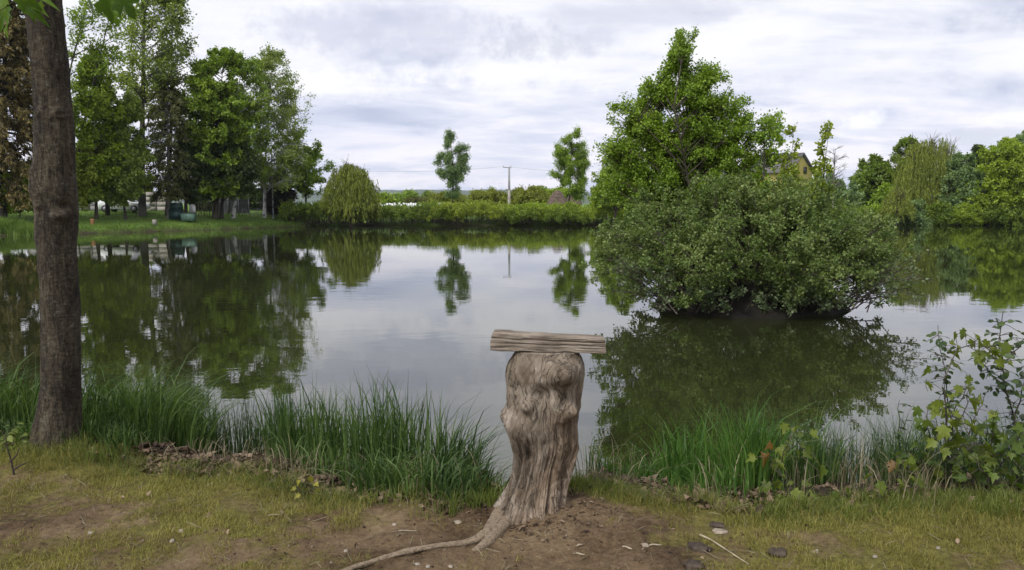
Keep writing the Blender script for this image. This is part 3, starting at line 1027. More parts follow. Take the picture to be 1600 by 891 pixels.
grow_spruce('spruce_tree', 'dark spruce standing behind the domed maple', (168, 332), 66, [(300, 168, 42), (250, 168, 34), (190, 166, 22), (130, 164, 4)], G_DARK, BARK_DARK, 107, whorls=20, per_w=8, size=0.4, trunk_r=0.18)
T_('hornbeam_tree', 'yellowish green tapering tree in front of the concrete wall', (196, 334), 58, [(320, 190, 18), (303, 196, 32), (285, 198, 40), (250, 198, 38), (210, 198, 30), (170, 200, 18), (150, 201, 6)], G_BIRCH, BARK, 108,
   limbs=54, k2=6, k3=4, per=8, size=0.22, trunk_r=0.12)
T_('aspen_tree', 'very tall sparse aspen with a bare lower trunk', (222, 334), 68, [(170, 228, 46), (120, 232, 58), (60, 240, 62), (0, 245, 60), (-60, 240, 44), (-110, 236, 10)], G_BIRCH, BARK_GREY, 109,
   limbs=62, k2=5, k3=4, per=4, size=0.24, trunk_r=0.26, cluster=0.22, trunk_pts=[(222, 200), (224, 100), (226, 0), (228, -90)], spread=0.9, lumps=0.15)
T_('aspen_tree', 'tall thin aspen with a dark trunk, just right of the tallest aspen', (262, 332), 70, [(190, 270, 34), (140, 276, 40), (90, 278, 36), (40, 272, 30), (0, 270, 20), (-30, 268, 6)], G_BIRCH, BARK_DARK, 110,
   limbs=34, k2=5, k3=4, per=4, size=0.22, trunk_r=0.2, cluster=0.22, lumps=0.15)
grow_spruce('spruce_tree', 'olive brown spruce with skirts of hanging twigs in front of the green container', (263, 337), 57, [(300, 266, 34), (274, 268, 42), (230, 266, 42), (180, 266, 36), (150, 264, 26), (120, 262, 10)],
            G_BROWN, BARK_GREY, 111, whorls=20, per_w=9, size=0.34, trunk_r=0.17, hang=0.3)
grow_spruce('spruce_tree', 'near black spruce between the olive spruce and the broad green tree', (290, 331), 66, [(306, 290, 26), (280, 290, 26), (230, 290, 16), (190, 290, 3)], G_DARK, BARK_DARK, 112, whorls=18, per_w=8, size=0.36, trunk_r=0.15)
T_('broad_tree', 'broad dense deep green tree at the middle of the left bank', (335, 331), 66, [(300, 338, 50), (258, 336, 62), (210, 336, 62), (160, 336, 58), (120, 338, 50), (96, 344, 36), (82, 346, 14)], G_MID, BARK, 113,
   limbs=80, k2=6, k3=5, per=8, size=0.24, trunk_r=0.22, lumps=0.2)
T_('dark_understorey_tree', 'dark shaded tree filling the gap behind the grey plank fence', (345, 331), 70, [(292, 350, 60), (272, 350, 70), (250, 350, 62), (220, 350, 40)], G_DARK, BARK_DARK, 114, limbs=60, k2=6, k3=4, per=7, size=0.28, trunk_r=0.16)
T_('birch_tree', 'birch with a leaning white trunk in front of the plank fence', (364, 338), 62, [(275, 376, 42), (240, 380, 52), (190, 384, 48), (140, 386, 42), (105, 384, 30), (84, 384, 10)], G_MID, BARK_BIRCH, 115,
   limbs=56, k2=6, k3=4, per=8, size=0.17, trunk_r=0.15, weep=0.35, trunk_pts=[(371, 290), (373, 240), (380, 160), (384, 95)], lumps=0.15)
T_('birch_tree', 'tall weeping birch with a white trunk beside the grey metal pole', (413, 336), 66, [(280, 428, 46), (240, 430, 52), (190, 434, 46), (150, 434, 44), (115, 430, 40), (92, 426, 26), (76, 428, 10)], G_BIRCH, BARK_BIRCH, 116,
   limbs=76, k2=6, k3=4, per=6, size=0.17, trunk_r=0.15, weep=0.45, trunk_pts=[(414, 280), (416, 220), (422, 150), (426, 90)], lumps=0.12, cluster=0.15)
T_('purple_shrub', 'almost black purple shrub standing behind the grey metal pole', (440, 334), 70, [(330, 438, 26), (305, 436, 30), (285, 434, 24), (268, 432, 10)], G_RUST, BARK_DARK, 117, limbs=40, k2=6, k3=4, per=8, size=0.22, trunk_r=0.08, cat='shrub')
T_('field_maple', 'small open crowned maple with a dark trunk left of the round willow', (478, 337), 72, [(302, 488, 24), (275, 486, 38), (250, 480, 40), (225, 470, 32), (206, 466, 14)], G_MID, BARK_DARK, 118,
   limbs=34, k2=5, k3=4, per=6, size=0.22, trunk_r=0.11, trunk_pts=[(478, 290), (476, 250), (470, 220)])
grow_willow('weeping_willow', 'round yellow green weeping willow standing in the hedge on the far shore', (548, 346), 76, [(345, 550, 40), (312, 550, 46), (285, 548, 44), (268, 546, 36), (259, 546, 22), (255, 546, 8)], G_WILLOW, BARK, 119,
            strands=900, length=(0.8, 2.4), size=0.24, trunk_r=0.18, per=24, floor=-0.3)
T_('leaning_birch', 'lone lopsided birch with a drooping left bough on the far shore', (706, 322), 88, [(300, 708, 18), (268, 706, 22), (245, 706, 24), (225, 706, 17), (206, 703, 8)], G_GREY, BARK_DARK, 120,
   l2t0=0.4, l2r=0.3, lobes=[(702, 213, 5, 8), (700, 226, 5, 8), (698, 242, 10, 12), (722, 238, 9, 18), (724, 262, 9, 20), (708, 262, 12, 18), (682, 247, 6, 8), (687, 264, 6, 16), (692, 276, 6, 10), (709, 286, 12, 14), (706, 303, 9, 10)],
   limbs=30, k2=6, k3=5, per=9, size=0.14, trunk_r=0.12, weep=0.4, lumps=0.2, trunk_pts=[(708, 290), (706, 250), (703, 206)], cluster=0.16)
# its left bough and thin top belong to the same crown
T_('roundish_tree', 'lone upright oval tree standing between the two brown hut roofs', (885, 320), 88, [(305, 893, 24), (280, 894, 30), (250, 895, 30), (228, 892, 24), (212, 892, 14), (202, 894, 5)], G_MID, BARK_DARK, 121,
   l2t0=0.4, l2r=0.3, lobes=[(898, 208, 6, 9), (890, 222, 16, 12), (878, 240, 14, 14), (905, 238, 14, 16), (894, 258, 24, 20), (876, 270, 14, 16), (910, 268, 12, 18), (892, 288, 24, 16), (905, 300, 16, 14)],
   limbs=44, k2=6, k3=5, per=9, size=0.14, trunk_r=0.13, lumps=0.15, cluster=0.14)
T_('far_bank_tree', 'loose mid green tree on the far shore just left of the island', (955, 325), 74, [(315, 966, 44), (290, 970, 46), (265, 972, 38), (240, 974, 26), (222, 976, 12)], G_MID, BARK, 122, limbs=56, k2=6, k3=4, per=8, size=0.2, trunk_r=0.15)
T_('far_bank_bush', 'leafy light green bush below the loose tree left of the island', (945, 328), 76, [(322, 950, 26), (300, 950, 28), (284, 950, 16)], G_FRESH, BARK, 123, limbs=34, k2=5, k3=4, per=7, size=0.2, trunk_r=0.06, cat='bush')
T_('far_bank_tree', 'low green tree on the far shore hidden behind the island', (1080, 325), 84, [(320, 1080, 70), (290, 1080, 74), (255, 1080, 50), (236, 1080, 14)], G_MID, BARK, 124, limbs=50, k2=5, k3=4, per=7, size=0.3, trunk_r=0.15)
T_('far_bank_tree', 'dull green tree on the far shore behind the right end of the island', (1290, 330), 86, [(326, 1290, 54), (305, 1290, 56), (285, 1290, 30), (276, 1290, 10)], G_GREY, BARK, 125, limbs=44, k2=5, k3=4, per=7, size=0.26, trunk_r=0.12)
# bare tree
T_('bare_tree', 'bare grey leafless tree above the right shoulder of the island bush', (1300, 335), 80, [(290, 1303, 22), (262, 1304, 26), (240, 1305, 22), (222, 1306, 8)], G_GREY, BARK_GREY, 126, limbs=40, k2=6, k3=5, per=0, size=0.1, trunk_r=0.14, spread=0.6)
# right bank
T_('rounded_tree', 'dark bluish green round tree right of the island behind the willows', (1366, 335), 96, [(325, 1366, 36), (300, 1366, 38), (275, 1365, 34), (256, 1364, 22), (246, 1362, 8)], G_DEEP, BARK_DARK, 127, limbs=60, k2=6, k3=4, per=8, size=0.28, trunk_r=0.16)
T_('rounded_tree', 'dark flat topped tree peering over the left side of the big willow', (1418, 335), 95, [(320, 1418, 26), (270, 1418, 28), (245, 1418, 26), (228, 1416, 20), (219, 1416, 8)], G_DEEP, BARK_DARK, 128, limbs=50, k2=6, k3=4, per=7, size=0.26, trunk_r=0.16)
grow_willow('weeping_willow', 'big olive green weeping willow on the right bank', (1440, 343), 84, [(340, 1440, 36), (300, 1442, 46), (260, 1443, 46), (238, 1444, 40), (224, 1446, 26), (217, 1448, 10)], G_WILLOW, BARK, 129,
            strands=760, length=(2.0, 5.0), size=0.25, trunk_r=0.25, per=30, floor=0.2)
grow_willow('weeping_willow', 'taller thin willow rising behind the right side of the big olive willow', (1476, 340), 92, [(320, 1478, 18), (280, 1478, 24), (245, 1480, 24), (225, 1478, 16), (214, 1476, 6)], G_WILLOW, BARK, 130,
            strands=300, length=(1.0, 2.6), size=0.22, trunk_r=0.18, per=20, floor=1.0)
grow_willow('weeping_willow', 'low young willow trailing its yellowish strands at the right end of the island bush', (1400, 346), 78, [(345, 1402, 24), (325, 1402, 28), (305, 1404, 22), (292, 1406, 8)], G_WILLOW, BARK, 131,
            strands=240, length=(0.8, 2.0), size=0.2, trunk_r=0.08, per=20, floor=-0.3)
T_('silver_willow_tree', 'silvery green upright tree between the big willow and the broad tree at right', (1500, 343), 82, [(335, 1496, 38), (305, 1496, 42), (275, 1500, 36), (255, 1504, 24), (243, 1508, 8)], G_GREY, BARK, 132, limbs=64, k2=6, k3=4, per=8, size=0.22, trunk_r=0.15)
grow_spruce('spruce_tree', 'dark pointed spruce tip above the trees on the right bank', (1528, 335), 108, [(300, 1528, 22), (265, 1528, 15), (240, 1528, 8), (226, 1528, 2)], G_DARK, BARK_DARK, 133, whorls=18, per_w=8, size=0.5, trunk_r=0.18)
T_('broad_tree', 'broad fresh green tree filling the right edge of the right bank', (1572, 345), 80, [(325, 1570, 66), (295, 1572, 72), (265, 1574, 62), (243, 1578, 46), (228, 1582, 26), (220, 1584, 8)], G_FRESH, BARK, 134,
   limbs=96, k2=6, k3=5, per=8, size=0.24, trunk_r=0.22, lumps=0.25)
T_('broad_tree', 'taller pale green tree behind the right edge of the frame', (1592, 335), 98, [(300, 1592, 50), (250, 1592, 46), (222, 1590, 30), (208, 1590, 12)], G_GREY, BARK, 135, limbs=50, k2=6, k3=4, per=6, size=0.26, trunk_r=0.2)
T_('low_shrub', 'bright green low shrub at the water below the right bank trees', (1512, 349), 79, [(347, 1512, 26), (335, 1512, 28), (322, 1512, 18)], G_FRESH, BARK, 136, limbs=30, k2=5, k3=4, per=8, size=0.17, trunk_r=0.04, cat='shrub')
T_('low_shrub', 'deep green shrub at the foot of the silvery tree', (1470, 349), 80, [(348, 1468, 22), (335, 1468, 24), (318, 1468, 14)], G_DEEP, BARK, 137, limbs=30, k2=5, k3=4, per=8, size=0.18, trunk_r=0.04, cat='shrub')
T_('low_shrub', 'dark shrub under the broad tree at the right edge of the water', (1578, 349), 78, [(348, 1575, 42), (335, 1575, 44), (318, 1575, 28)], G_DEEP, BARK, 138, limbs=40, k2=5, k3=4, per=8, size=0.18, trunk_r=0.04, cat='shrub')

T_('low_shrub', 'grey green bush by the water under the low young willow', (1425, 350), 80, [(349, 1425, 26), (335, 1425, 28), (318, 1425, 18)], G_GREY, BARK, 139, limbs=30, k2=5, k3=4, per=8, size=0.18, trunk_r=0.04, cat='shrub')
T_('low_shrub', 'fresh green bush right of the low bright shrub on the right bank', (1545, 349), 81, [(348, 1545, 26), (330, 1545, 28), (312, 1545, 18)], G_MID, BARK, 140, limbs=30, k2=5, k3=4, per=8, size=0.18, trunk_r=0.04, cat='shrub')
T_('far_bank_bush', 'broad green bush between the dark round tree and the big willow', (1395, 338), 92, [(335, 1392, 34), (312, 1392, 36), (290, 1392, 20)], G_MID, BARK, 141, limbs=36, k2=5, k3=4, per=8, size=0.24, trunk_r=0.05, cat='bush')

for i, (cx, hw, yt, D, leaf, lab) in enumerate([
        (85, 40, 296, 82, G_DEEP, 'dark bush behind the grey concrete wall, nearest the maple trunk'),
        (150, 40, 288, 84, G_DARK, 'near black bush behind the middle of the grey concrete wall'),
        (212, 34, 286, 83, G_DEEP, 'dark green bush behind the gap between the two concrete walls'),
        (322, 34, 284, 82, G_DARK, 'very dark bush behind the rough post fence'),
        (372, 30, 296, 84, G_DEEP, 'dark green bush behind the right half of the plank fence'),
        (404, 24, 300, 84, G_DARK, 'near black bush between the two birch trunks')]):
    T_('yard_bush', lab, (cx, 326), D, [(326, cx, hw * 0.9), (0.5 * (326 + yt), cx, hw), (yt * 0.8 + 326 * 0.2, cx, hw * 0.7), (yt, cx, hw * 0.25)], leaf, BARK_DARK, 150 + i, limbs=26, k2=5, k3=4, per=7, size=0.24, trunk_r=0.05, cat='bush')

# ------------------------------------------------------------------ hedges on the far shore


def hedge(name, label, x0, x1, D0, D1, ytop, leaf, seed, n, hw=1.3, size=0.14, bot=350.5, bump=1.7):
    """a run of shrubbery: clump centres over a long mound, stems inside"""
    r = np.random.default_rng(seed)
    px = r.uniform(x0, x1, n)
    f = (px - x0) / (x1 - x0)
    D = D0 + (D1 - D0) * f + r.normal(size=n) * hw * 0.6
    top = np.interp(px, [p[0] for p in ytop], [p[1] for p in ytop]) + bump * (np.sin(px * 0.33 + seed) * r.uniform(0, 1, n) + 1.1 * np.sin(px * 0.11 + seed * 2) + 0.8 * np.sin(px * 0.053 + seed))
    zt = EYE - (top - 318.0) / F * D
    s = np.stack([(px - 800) / F * D, D, np.full(n, -0.4)], -1)
    k = r.uniform(0.1, 1, n) ** 0.45
    e = s.copy()
    e[:, 0] += r.normal(size=n) * 0.35
    front = r.uniform(0, 1, n) < 0.33
    e[:, 1] -= np.where(front, r.uniform(0.3, 1.4, n), r.normal(size=n) * 0.3)
    e[:, 2] = np.where(front, -0.5 + (zt + 0.4) * k, zt - r.uniform(0, 0.25, n))
    o = np.array([(0.5 * (x0 + x1) - 800) / F * 0.5 * (D0 + D1), 0.5 * (D0 + D1), -0.4])
    return grow_bush(name, label, s, e, leaf, TWIG, seed + 1, k2=5, k3=3, per=8, size=size, stem_r=0.02, lift=0.06, spread=0.9, cluster=0.10, origin=o, cat='hedge', t0=0.3, ratio2=0.35)


hedge('hedge', 'dark green shrubby hedge along the far shore on both sides of the round willow', 446, 700, 76, 80, [(440, 321), (520, 320), (560, 324), (640, 323), (700, 322)], G_DEEP, 201, 420)
hedge('hedge', 'bright yellow green hedge section in the middle of the far shore', 676, 800, 79.5, 80, [(670, 326), (700, 321), (740, 320), (800, 323)], G_LIME, 203, 230)
hedge('hedge', 'mixed green hedge running from the utility pole to the island', 785, 1010, 80, 81, [(790, 325), (840, 323), (900, 321), (1010, 322)], G_FRESH, 205, 330)
hedge('hedge', 'hedge on the far shore mostly hidden behind the island', 1000, 1400, 81, 81, [(1000, 322), (1400, 326)], G_MID, 207, 260, size=0.2)
hedge('shore_shrub', 'dark shrub overhanging the far shore in the middle of the hedge', 790, 830, 79, 79, [(780, 334), (812, 328), (840, 334)], G_DEEP, 209, 60)
hedge('shore_shrub', 'dark shrub overhanging the far shore below the brown hut roofs', 850, 912, 79, 79, [(840, 336), (880, 329), (912, 334)], G_DEEP, 211, 90)

# shrubby thicket behind the hedge
for i, (cx, hw, yt, D, leaf, lab) in enumerate([
        (655, 22, 313, 150, G_BROWN, 'brownish low bush beyond the white strip'),
        (700, 36, 302, 112, G_OLIVE, 'low olive willow scrub around the foot of the lone birch'),
        (758, 44, 297, 108, G_OLIVE, 'rounded olive scrub between the lone birch and the utility pole'),
        (825, 48, 294, 108, G_OLIVE, 'rounded olive scrub right behind the utility pole'),
        (872, 36, 292, 114, G_FRESH, 'olive green scrub behind the left hut roof'),
        (640, 18, 297, 210, G_MID, 'far round tree in the field, left of its dark neighbour'),
        (669, 9, 299, 220, G_DEEP, 'small dark round tree in the field left of the lone birch'),
        (620, 14, 304, 200, G_MID, 'far low tree in the field, right of the round willow'),
        (600, 12, 305, 150, G_FRESH, 'light green bush beyond the hedge close to the round willow'),
        (844, 16, 292, 200, G_DEEP, 'distant dark rounded tree top right of the utility pole')]):
    yb = 324
    yt = yt + (5 if D > 130 else 2)
    T_('field_scrub' if i < 5 else 'field_tree', lab, (cx, yb), D, [(yb - 1, cx, hw * 0.85), (yb * 0.6 + yt * 0.4, cx, hw), (yb * 0.25 + yt * 0.75, cx, hw * 0.8), (yt, cx, hw * 0.3)],
       leaf, BARK, 220 + i, limbs=44, k2=6, k3=4, per=6, size=0.26 if D < 130 else 0.5, trunk_r=0.07, cat='bush' if i < 5 else 'tree', cluster=0.15 if D < 130 else 0.4, twig_show=False)
T_('bare_tree', 'small bare twiggy tree on the skyline right of the utility pole', (816, 322), 190, [(300, 816, 5), (294, 817, 7), (288, 817, 4)], G_GREY, BARK_GREY, 240, limbs=20, k2=4, k3=4, per=0, size=0.1, trunk_r=0.12)

# ------------------------------------------------------------------ small buildings and yard things on the far banks


def tz(x, y):
    return float(terrain(np.array([x]), np.array([y]))[0])


CONC = plain_mat('concrete_grey', (0.16, 0.155, 0.14), (0.27, 0.26, 0.235), 0.8, 0.9, bump=0.3)
CONC_L = plain_mat('concrete_pale', (0.19, 0.175, 0.145), (0.33, 0.305, 0.26), 0.8, 0.9, bump=0.3)
WOOD_G = plain_mat('plank_grey', (0.06, 0.062, 0.06), (0.14, 0.14, 0.135), 3, 0.85, (1, 1, 6), 0.3)
WOOD_B = plain_mat('wood_post', (0.07, 0.06, 0.045), (0.20, 0.17, 0.125), 3, 0.9, (1, 1, 0.2), 0.3)
GREEN_D = plain_mat('paint_dark_green', (0.010, 0.028, 0.023), (0.018, 0.048, 0.040), 2, 0.5, bump=0.05)
GREEN_L = plain_mat('paint_pale_green', (0.08, 0.145, 0.10), (0.13, 0.21, 0.15), 2, 0.55, bump=0.05)
BLACKP = plain_mat('dark_plastic', (0.01, 0.012, 0.012), (0.03, 0.033, 0.033), 3, 0.6, bump=0)
WHITEP = plain_mat('paint_white', (0.62, 0.62, 0.60), (0.82, 0.82, 0.80), 1.5, 0.5, bump=0)
METAL = plain_mat('pole_grey', (0.16, 0.16, 0.16), (0.27, 0.27, 0.26), 3, 0.5, bump=0, metallic=0.3)
ORANGE = plain_mat('orange_brown', (0.18, 0.09, 0.035), (0.30, 0.16, 0.06), 6, 0.7, bump=0.1)
GLASS = plain_mat('dark_glass', (0.012, 0.014, 0.016), (0.03, 0.034, 0.038), 2, 0.08, bump=0, spec=0.6)
RUBBER = plain_mat('rubber', (0.012, 0.012, 0.012), (0.03, 0.03, 0.03), 8, 0.85, bump=0)

# concrete panel wall behind the lawn
WD = 74.0
wl0, wl1 = P(40, 322, WD), P(206, 322, WD)
wr0, wr1 = P(222, 322, WD), P(266, 322, WD)
for nm, lab, a_, b_, m_, h_ in (('concrete_wall', 'long grey concrete panel wall across the lawn behind the young trees', wl0, wl1, CONC, 1.75),
                                ('concrete_wall', 'pale beige concrete wall section beside the white car', wr0, wr1, CONC_L, 1.85)):
    z0 = tz(a_[0], WD)
    r_ = empty(nm, (a_[0], a_[1], z0), lab, 'wall')
    L_ = b_[0] - a_[0]
    npan = max(2, round(L_ / 2.0))
    pm, qm = MB(), MB()
    for i in range(npan):
        xc = (i + 0.5) * L_ / npan
        for k in range(4):
            pm.box((xc, 0, h_ / 8 + k * h_ / 4), (L_ / npan - 0.12, 0.06 + 0.003 * (k % 2), h_ / 4 - 0.001))
    pm.build('panels', m_, r_)
    for i in range(npan + 1):
        MB().box((i * L_ / npan, 0, h_ / 2 + 0.03), (0.115, 0.14, h_ + 0.06)).build('post', CONC, r_)

# parked white car, nose to the right, half hidden by the trees
cz = tz(P(196, 325, 70)[0], 70)
cxr = P(194, 325, 70)[0]
car = empty('parked_car', (cxr, 70, cz), 'white car parked on the grass in front of the concrete wall', 'car')


def extrude_profile(mb, pts, y0, y1, inset=0.0):
    n_ = len(pts)
    pts = np.array(pts, float)
    ctr = pts.mean(0)
    rows_ = [(y0, 1 - inset), (y0 + 0.12 * (y1 - y0), 1.0), (y1 - 0.12 * (y1 - y0), 1.0), (y1, 1 - inset)]
    V = np.concatenate([np.stack([(ctr + (pts - ctr) * s_)[:, 0], np.full(n_, yy), (ctr + (pts - ctr) * s_)[:, 1]], -1) for yy, s_ in rows_])
    Fq = []
    for r_ in range(3):
        for i in range(n_):
            j = (i + 1) % n_
            Fq.append([r_ * n_ + i, r_ * n_ + j, (r_ + 1) * n_ + j, (r_ + 1) * n_ + i])
    base = mb.n
    mb.add(V, Fq)
    mb.Fc.append(np.array([list(range(n_))[::-1]]) + base)
    mb.Fc.append(np.array([list(range(3 * n_, 4 * n_))]) + base)
    return mb


body = [(-2.1, 0.32), (-1.75, 0.26), (1.75, 0.26), (2.08, 0.34), (2.12, 0.58), (1.95, 0.74), (1.0, 0.90), (0.35, 1.36), (0.0, 1.44), (-0.9, 1.44), (-1.5, 1.30), (-2.05, 0.92), (-2.14, 0.6)]
bo = extrude_profile(MB(), body, -0.86, 0.86, 0.05).build('body', WHITEP, car, smooth=False)
for yy in (-0.868, 0.868):
    wv = [(0.82, 0.93), (0.30, 1.32), (-0.25, 1.36), (-0.25, 0.94)]
    for quad in (wv, [(-0.32, 0.94), (-0.32, 1.36), (-0.88, 1.36), (-1.42, 1.22), (-1.55, 0.96)]):
        m_ = MB()
        q_ = np.array([(x_, 0.0, z_) for x_, z_ in quad])
        m_.add(q_ + [0, yy, 0], [list(range(len(quad)))] if yy > 0 else [list(range(len(quad)))[::-1]])
        m_.build('window', GLASS, car)
    for xx in (-1.32, 1.32):
        wh = MB().tubes(np.array([[xx, yy - 0.09 * np.sign(yy), 0.31], [xx, yy + 0.01 * np.sign(yy), 0.31]]), np.array([[0.31, 0.31]]), 18)
        w_ = wh.build('wheel', RUBBER, car)
        MB().tubes(np.array([[xx, yy, 0.31], [xx, yy + 0.025 * np.sign(yy), 0.31]]), np.array([[0.19, 0.17]]), 14).build('rim', METAL, w_)
    MB().box((2.03, 0.68 * np.sign(yy), 0.66), (0.12, 0.3, 0.13)).build('headlight', GLASS, car)
m_ = MB()
m_.add([(1.02, -0.7, 0.93), (1.02, 0.7, 0.93), (0.40, 0.62, 1.37), (0.40, -0.62, 1.37)], [[0, 1, 2, 3]])
m_.build('windscreen', GLASS, car)

# green containers by the olive spruce
x0_, x1_ = P(266.5, 325, 67)[0], P(284, 325, 67)[0]
z0 = tz(x0_, 67)
wd = x1_ - x0_
cb = empty('waste_container', ((x0_ + x1_) / 2, 67, z0), 'tall dark green waste container beside the olive spruce trunk', 'container')
MB().box((0, 0, 0.36), (wd, 0.8, 0.72)).build('bin_body', GREEN_D, cb)
MB().box((0, -0.01, 0.755), (wd + 0.06, 0.86, 0.07)).build('rim', BLACKP, cb)
MB().box((0, 0.06, 1.10), (wd - 0.04, 0.7, 0.62), taper=0.86).build('lid', GREEN_D, cb)
x0_, x1_ = P(283.5, 325, 66.5)[0], P(303.5, 325, 66.5)[0]
wd = x1_ - x0_ - 0.04
z0 = tz(x0_, 66.5)
cb = empty('waste_container', ((x0_ + x1_) / 2 + 0.02, 66.5, z0), 'low pale green waste container right of the dark green one', 'container')
MB().box((0, 0, 0.33), (wd * 0.92, 0.7, 0.66), taper=1.06).build('bin_body', GREEN_L, cb)
MB().box((0, 0, 0.695), (wd, 0.78, 0.06)).build('rim', BLACKP, cb)
MB().tubes(np.array([[0.0, -0.345, 0.42], [0, -0.375, 0.42]]), np.array([[0.05, 0.05]]), 12).build('lock', BLACKP, cb)
x_ = P(300.5, 325, 69)[0]
z0 = tz(x_, 69)
sg = empty('arched_board', (x_, 69, z0), 'white arched board standing behind the pale green container', 'board')
m_ = MB()
ar = np.linspace(0, np.pi, 12)
arch = [(0.28, 0.55)] + [(0.28 * math.cos(a_), 1.0 + 0.3 * math.sin(a_)) for a_ in ar] + [(-0.28, 0.55)]
extrude_profile(m_, arch, -0.02, 0.02)
m_.build('panel', WHITEP, sg)
for xx in (-0.2, 0.2):
    MB().box((xx, 0.045, 0.4), (0.05, 0.05, 0.8)).build('leg', WOOD_B, sg)

# rough post fence, grey plank fence, metal railing, metal pole
fx0, fx1 = P(306, 325, 72)[0], P(340, 325, 72)[0]
z0 = tz(fx0, 72)
pf = empty('post_fence', (fx0, 72, z0), 'rough paling fence of uneven wooden posts left of the grey plank fence', 'fence')
rf = np.random.default_rng(8)
for i in range(9):
    xx = (fx1 - fx0) * i / 8
    MB().box((xx, 0, 0.72 + rf.uniform(-.2, .2)), (0.07, 0.06, 1.5 + rf.uniform(-.2, .3))).build('post', WOOD_B, pf)
for zz_ in (0.45, 1.15):
    MB().box(((fx1 - fx0) / 2, 0.055, zz_), (fx1 - fx0, 0.04, 0.08)).build('rail', WOOD_B, pf)
fx0, fx1 = P(341, 325, 76)[0], P(389, 325, 76)[0]
z0 = tz(fx0, 76)
gf = empty('plank_fence', (fx0, 76, z0), 'grey fence of horizontal planks in a frame behind the leaning birch trunk', 'fence')
m_ = MB()
for k in range(9):
    m_.box(((fx1 - fx0) / 2, 0.006 * (k % 2), 0.12 + k * 0.155), (fx1 - fx0 - 0.02, 0.03, 0.147))
m_.build('planks', WOOD_G, gf)
for i in range(4):
    MB().box(((fx1 - fx0) * i / 3, -0.055, 0.78), (0.08, 0.07, 1.56)).build('post', METAL, gf)
MB().box(((fx1 - fx0) * 0.35, -0.052, 1.52), ((fx1 - fx0) * 0.66, 0.05, 0.06)).build('rail', METAL, gf)
fx0, fx1 = P(379, 325, 75)[0], P(408, 325, 75)[0]
z0 = tz(fx0, 75)
mr = empty('metal_railing', (fx0, 75, z0), 'low pale metal railing between the two birch trunks', 'railing')
for i in range(6):
    MB().box(((fx1 - fx0) * i / 5, 0, 0.36), (0.045, 0.045, 0.72)).build('post', METAL, mr)
for zz_ in (0.30, 0.71):
    MB().box(((fx1 - fx0) / 2, -0.04, zz_), (fx1 - fx0, 0.03, 0.05)).build('rail', METAL, mr)
pp = P(427, 335, 76)
z0 = tz(pp[0], 76)
mp = empty('metal_pole', (pp[0], 76, z0), 'slim grey metal pole standing on the bank in front of the purple shrub', 'pole')
MB().tubes(np.array([[0, 0, -0.1], [0, 0, 2.5], [0, 0, 6.2]]), np.array([[0.075, 0.07, 0.055]]), 12).build('shaft', METAL, mp, smooth=True)
MB().tubes(np.array([[0, 0, 0.0], [0, 0, 0.18]]), np.array([[0.12, 0.11]]), 12).build('foot', METAL, mp)
MB().tubes(np.array([[0, 0, 6.2], [0, 0, 6.3]]), np.array([[0.07, 0.03]]), 12).build('cap', METAL, mp)
pp = P(143.5, 334, 60)
ob_ = MB().tubes(np.array([[0, 0, -0.05], [0, 0, 0.1], [0, 0, 0.34], [0, 0, 0.42]]), np.array([[0.13, 0.14, 0.155, 0.12]]), 12).build('stake', ORANGE, loc=(pp[0], 60, tz(pp[0], 60)))
tag(ob_, 'short orange brown stake standing on the lawn right of the maple trunk', 'stake')
pp = P(241, 337, 63)
m_ = MB().box((0, 0, 0.22), (0.3, 0.26, 0.5), taper=0.85)
tag(m_.build('marker_stone', CONC_L, loc=(pp[0], 63, tz(pp[0], 63))), 'small pale upright marker stone on the lawn near the waterside', 'stone')

# long white boarded fence in the field
wa, wb = P(380, 320, 98), P(694, 320, 98)
wf = empty('white_fence', (wa[0], 98, 0.5), 'long low whitish boarded fence in the field beyond the hedge', 'fence')
m_ = MB()
r_ = np.random.default_rng(3)
xx = 0.0
while xx < wb[0] - wa[0]:
    hgt = 1.08 + r_.uniform(-0.12, 0.12)
    m_.box((xx, 0, hgt / 2), (0.24, 0.04, hgt))
    xx += 0.30
m_.build('boards', WHITEP, wf)
MB().box(((wb[0] - wa[0]) / 2, 0.05, 0.8), (wb[0] - wa[0], 0.05, 0.1)).build('rail', CONC_L, wf)

# utility pole and wires
pb = P(795.5, 320, 92)
zt = P(795.5, 261, 92)[2]
up = empty('utility_pole', (pb[0], 92, 0.4), 'slim concrete utility pole rising out of the hedge in the middle of the far shore', 'pole')
zt -= 0.4
MB().tubes(np.array([[0, 0, 0], [0, 0, zt * 0.5]]), np.array([[0.19, 0.165]]), 10).build('lower_shaft', CONC_L, up)
MB().tubes(np.array([[0, 0, zt * 0.5], [0, 0, zt]]), np.array([[0.15, 0.11]]), 10).build('upper_shaft', METAL, up)
ca = MB().tubes(np.array([[-0.75, 0, zt - 0.02], [0.25, 0, zt - 0.12]]), np.array([[0.05, 0.05]]), 6).build('crossarm', METAL, up)
for xx in (-0.68, 0.2):
    MB().tubes(np.array([[xx, 0, zt - 0.05], [xx, 0, zt + 0.14]]), np.array([[0.05, 0.04]]), 8).build('insulator', CONC_L, ca)
WIRE = plain_mat('wire', (0.10, 0.10, 0.11), (0.14, 0.14, 0.15), 2, 0.6, bump=0)
topw = np.array([pb[0] - 0.6, 92, zt + 0.45])
topr = np.array([pb[0] + 0.2, 92, zt + 0.40])
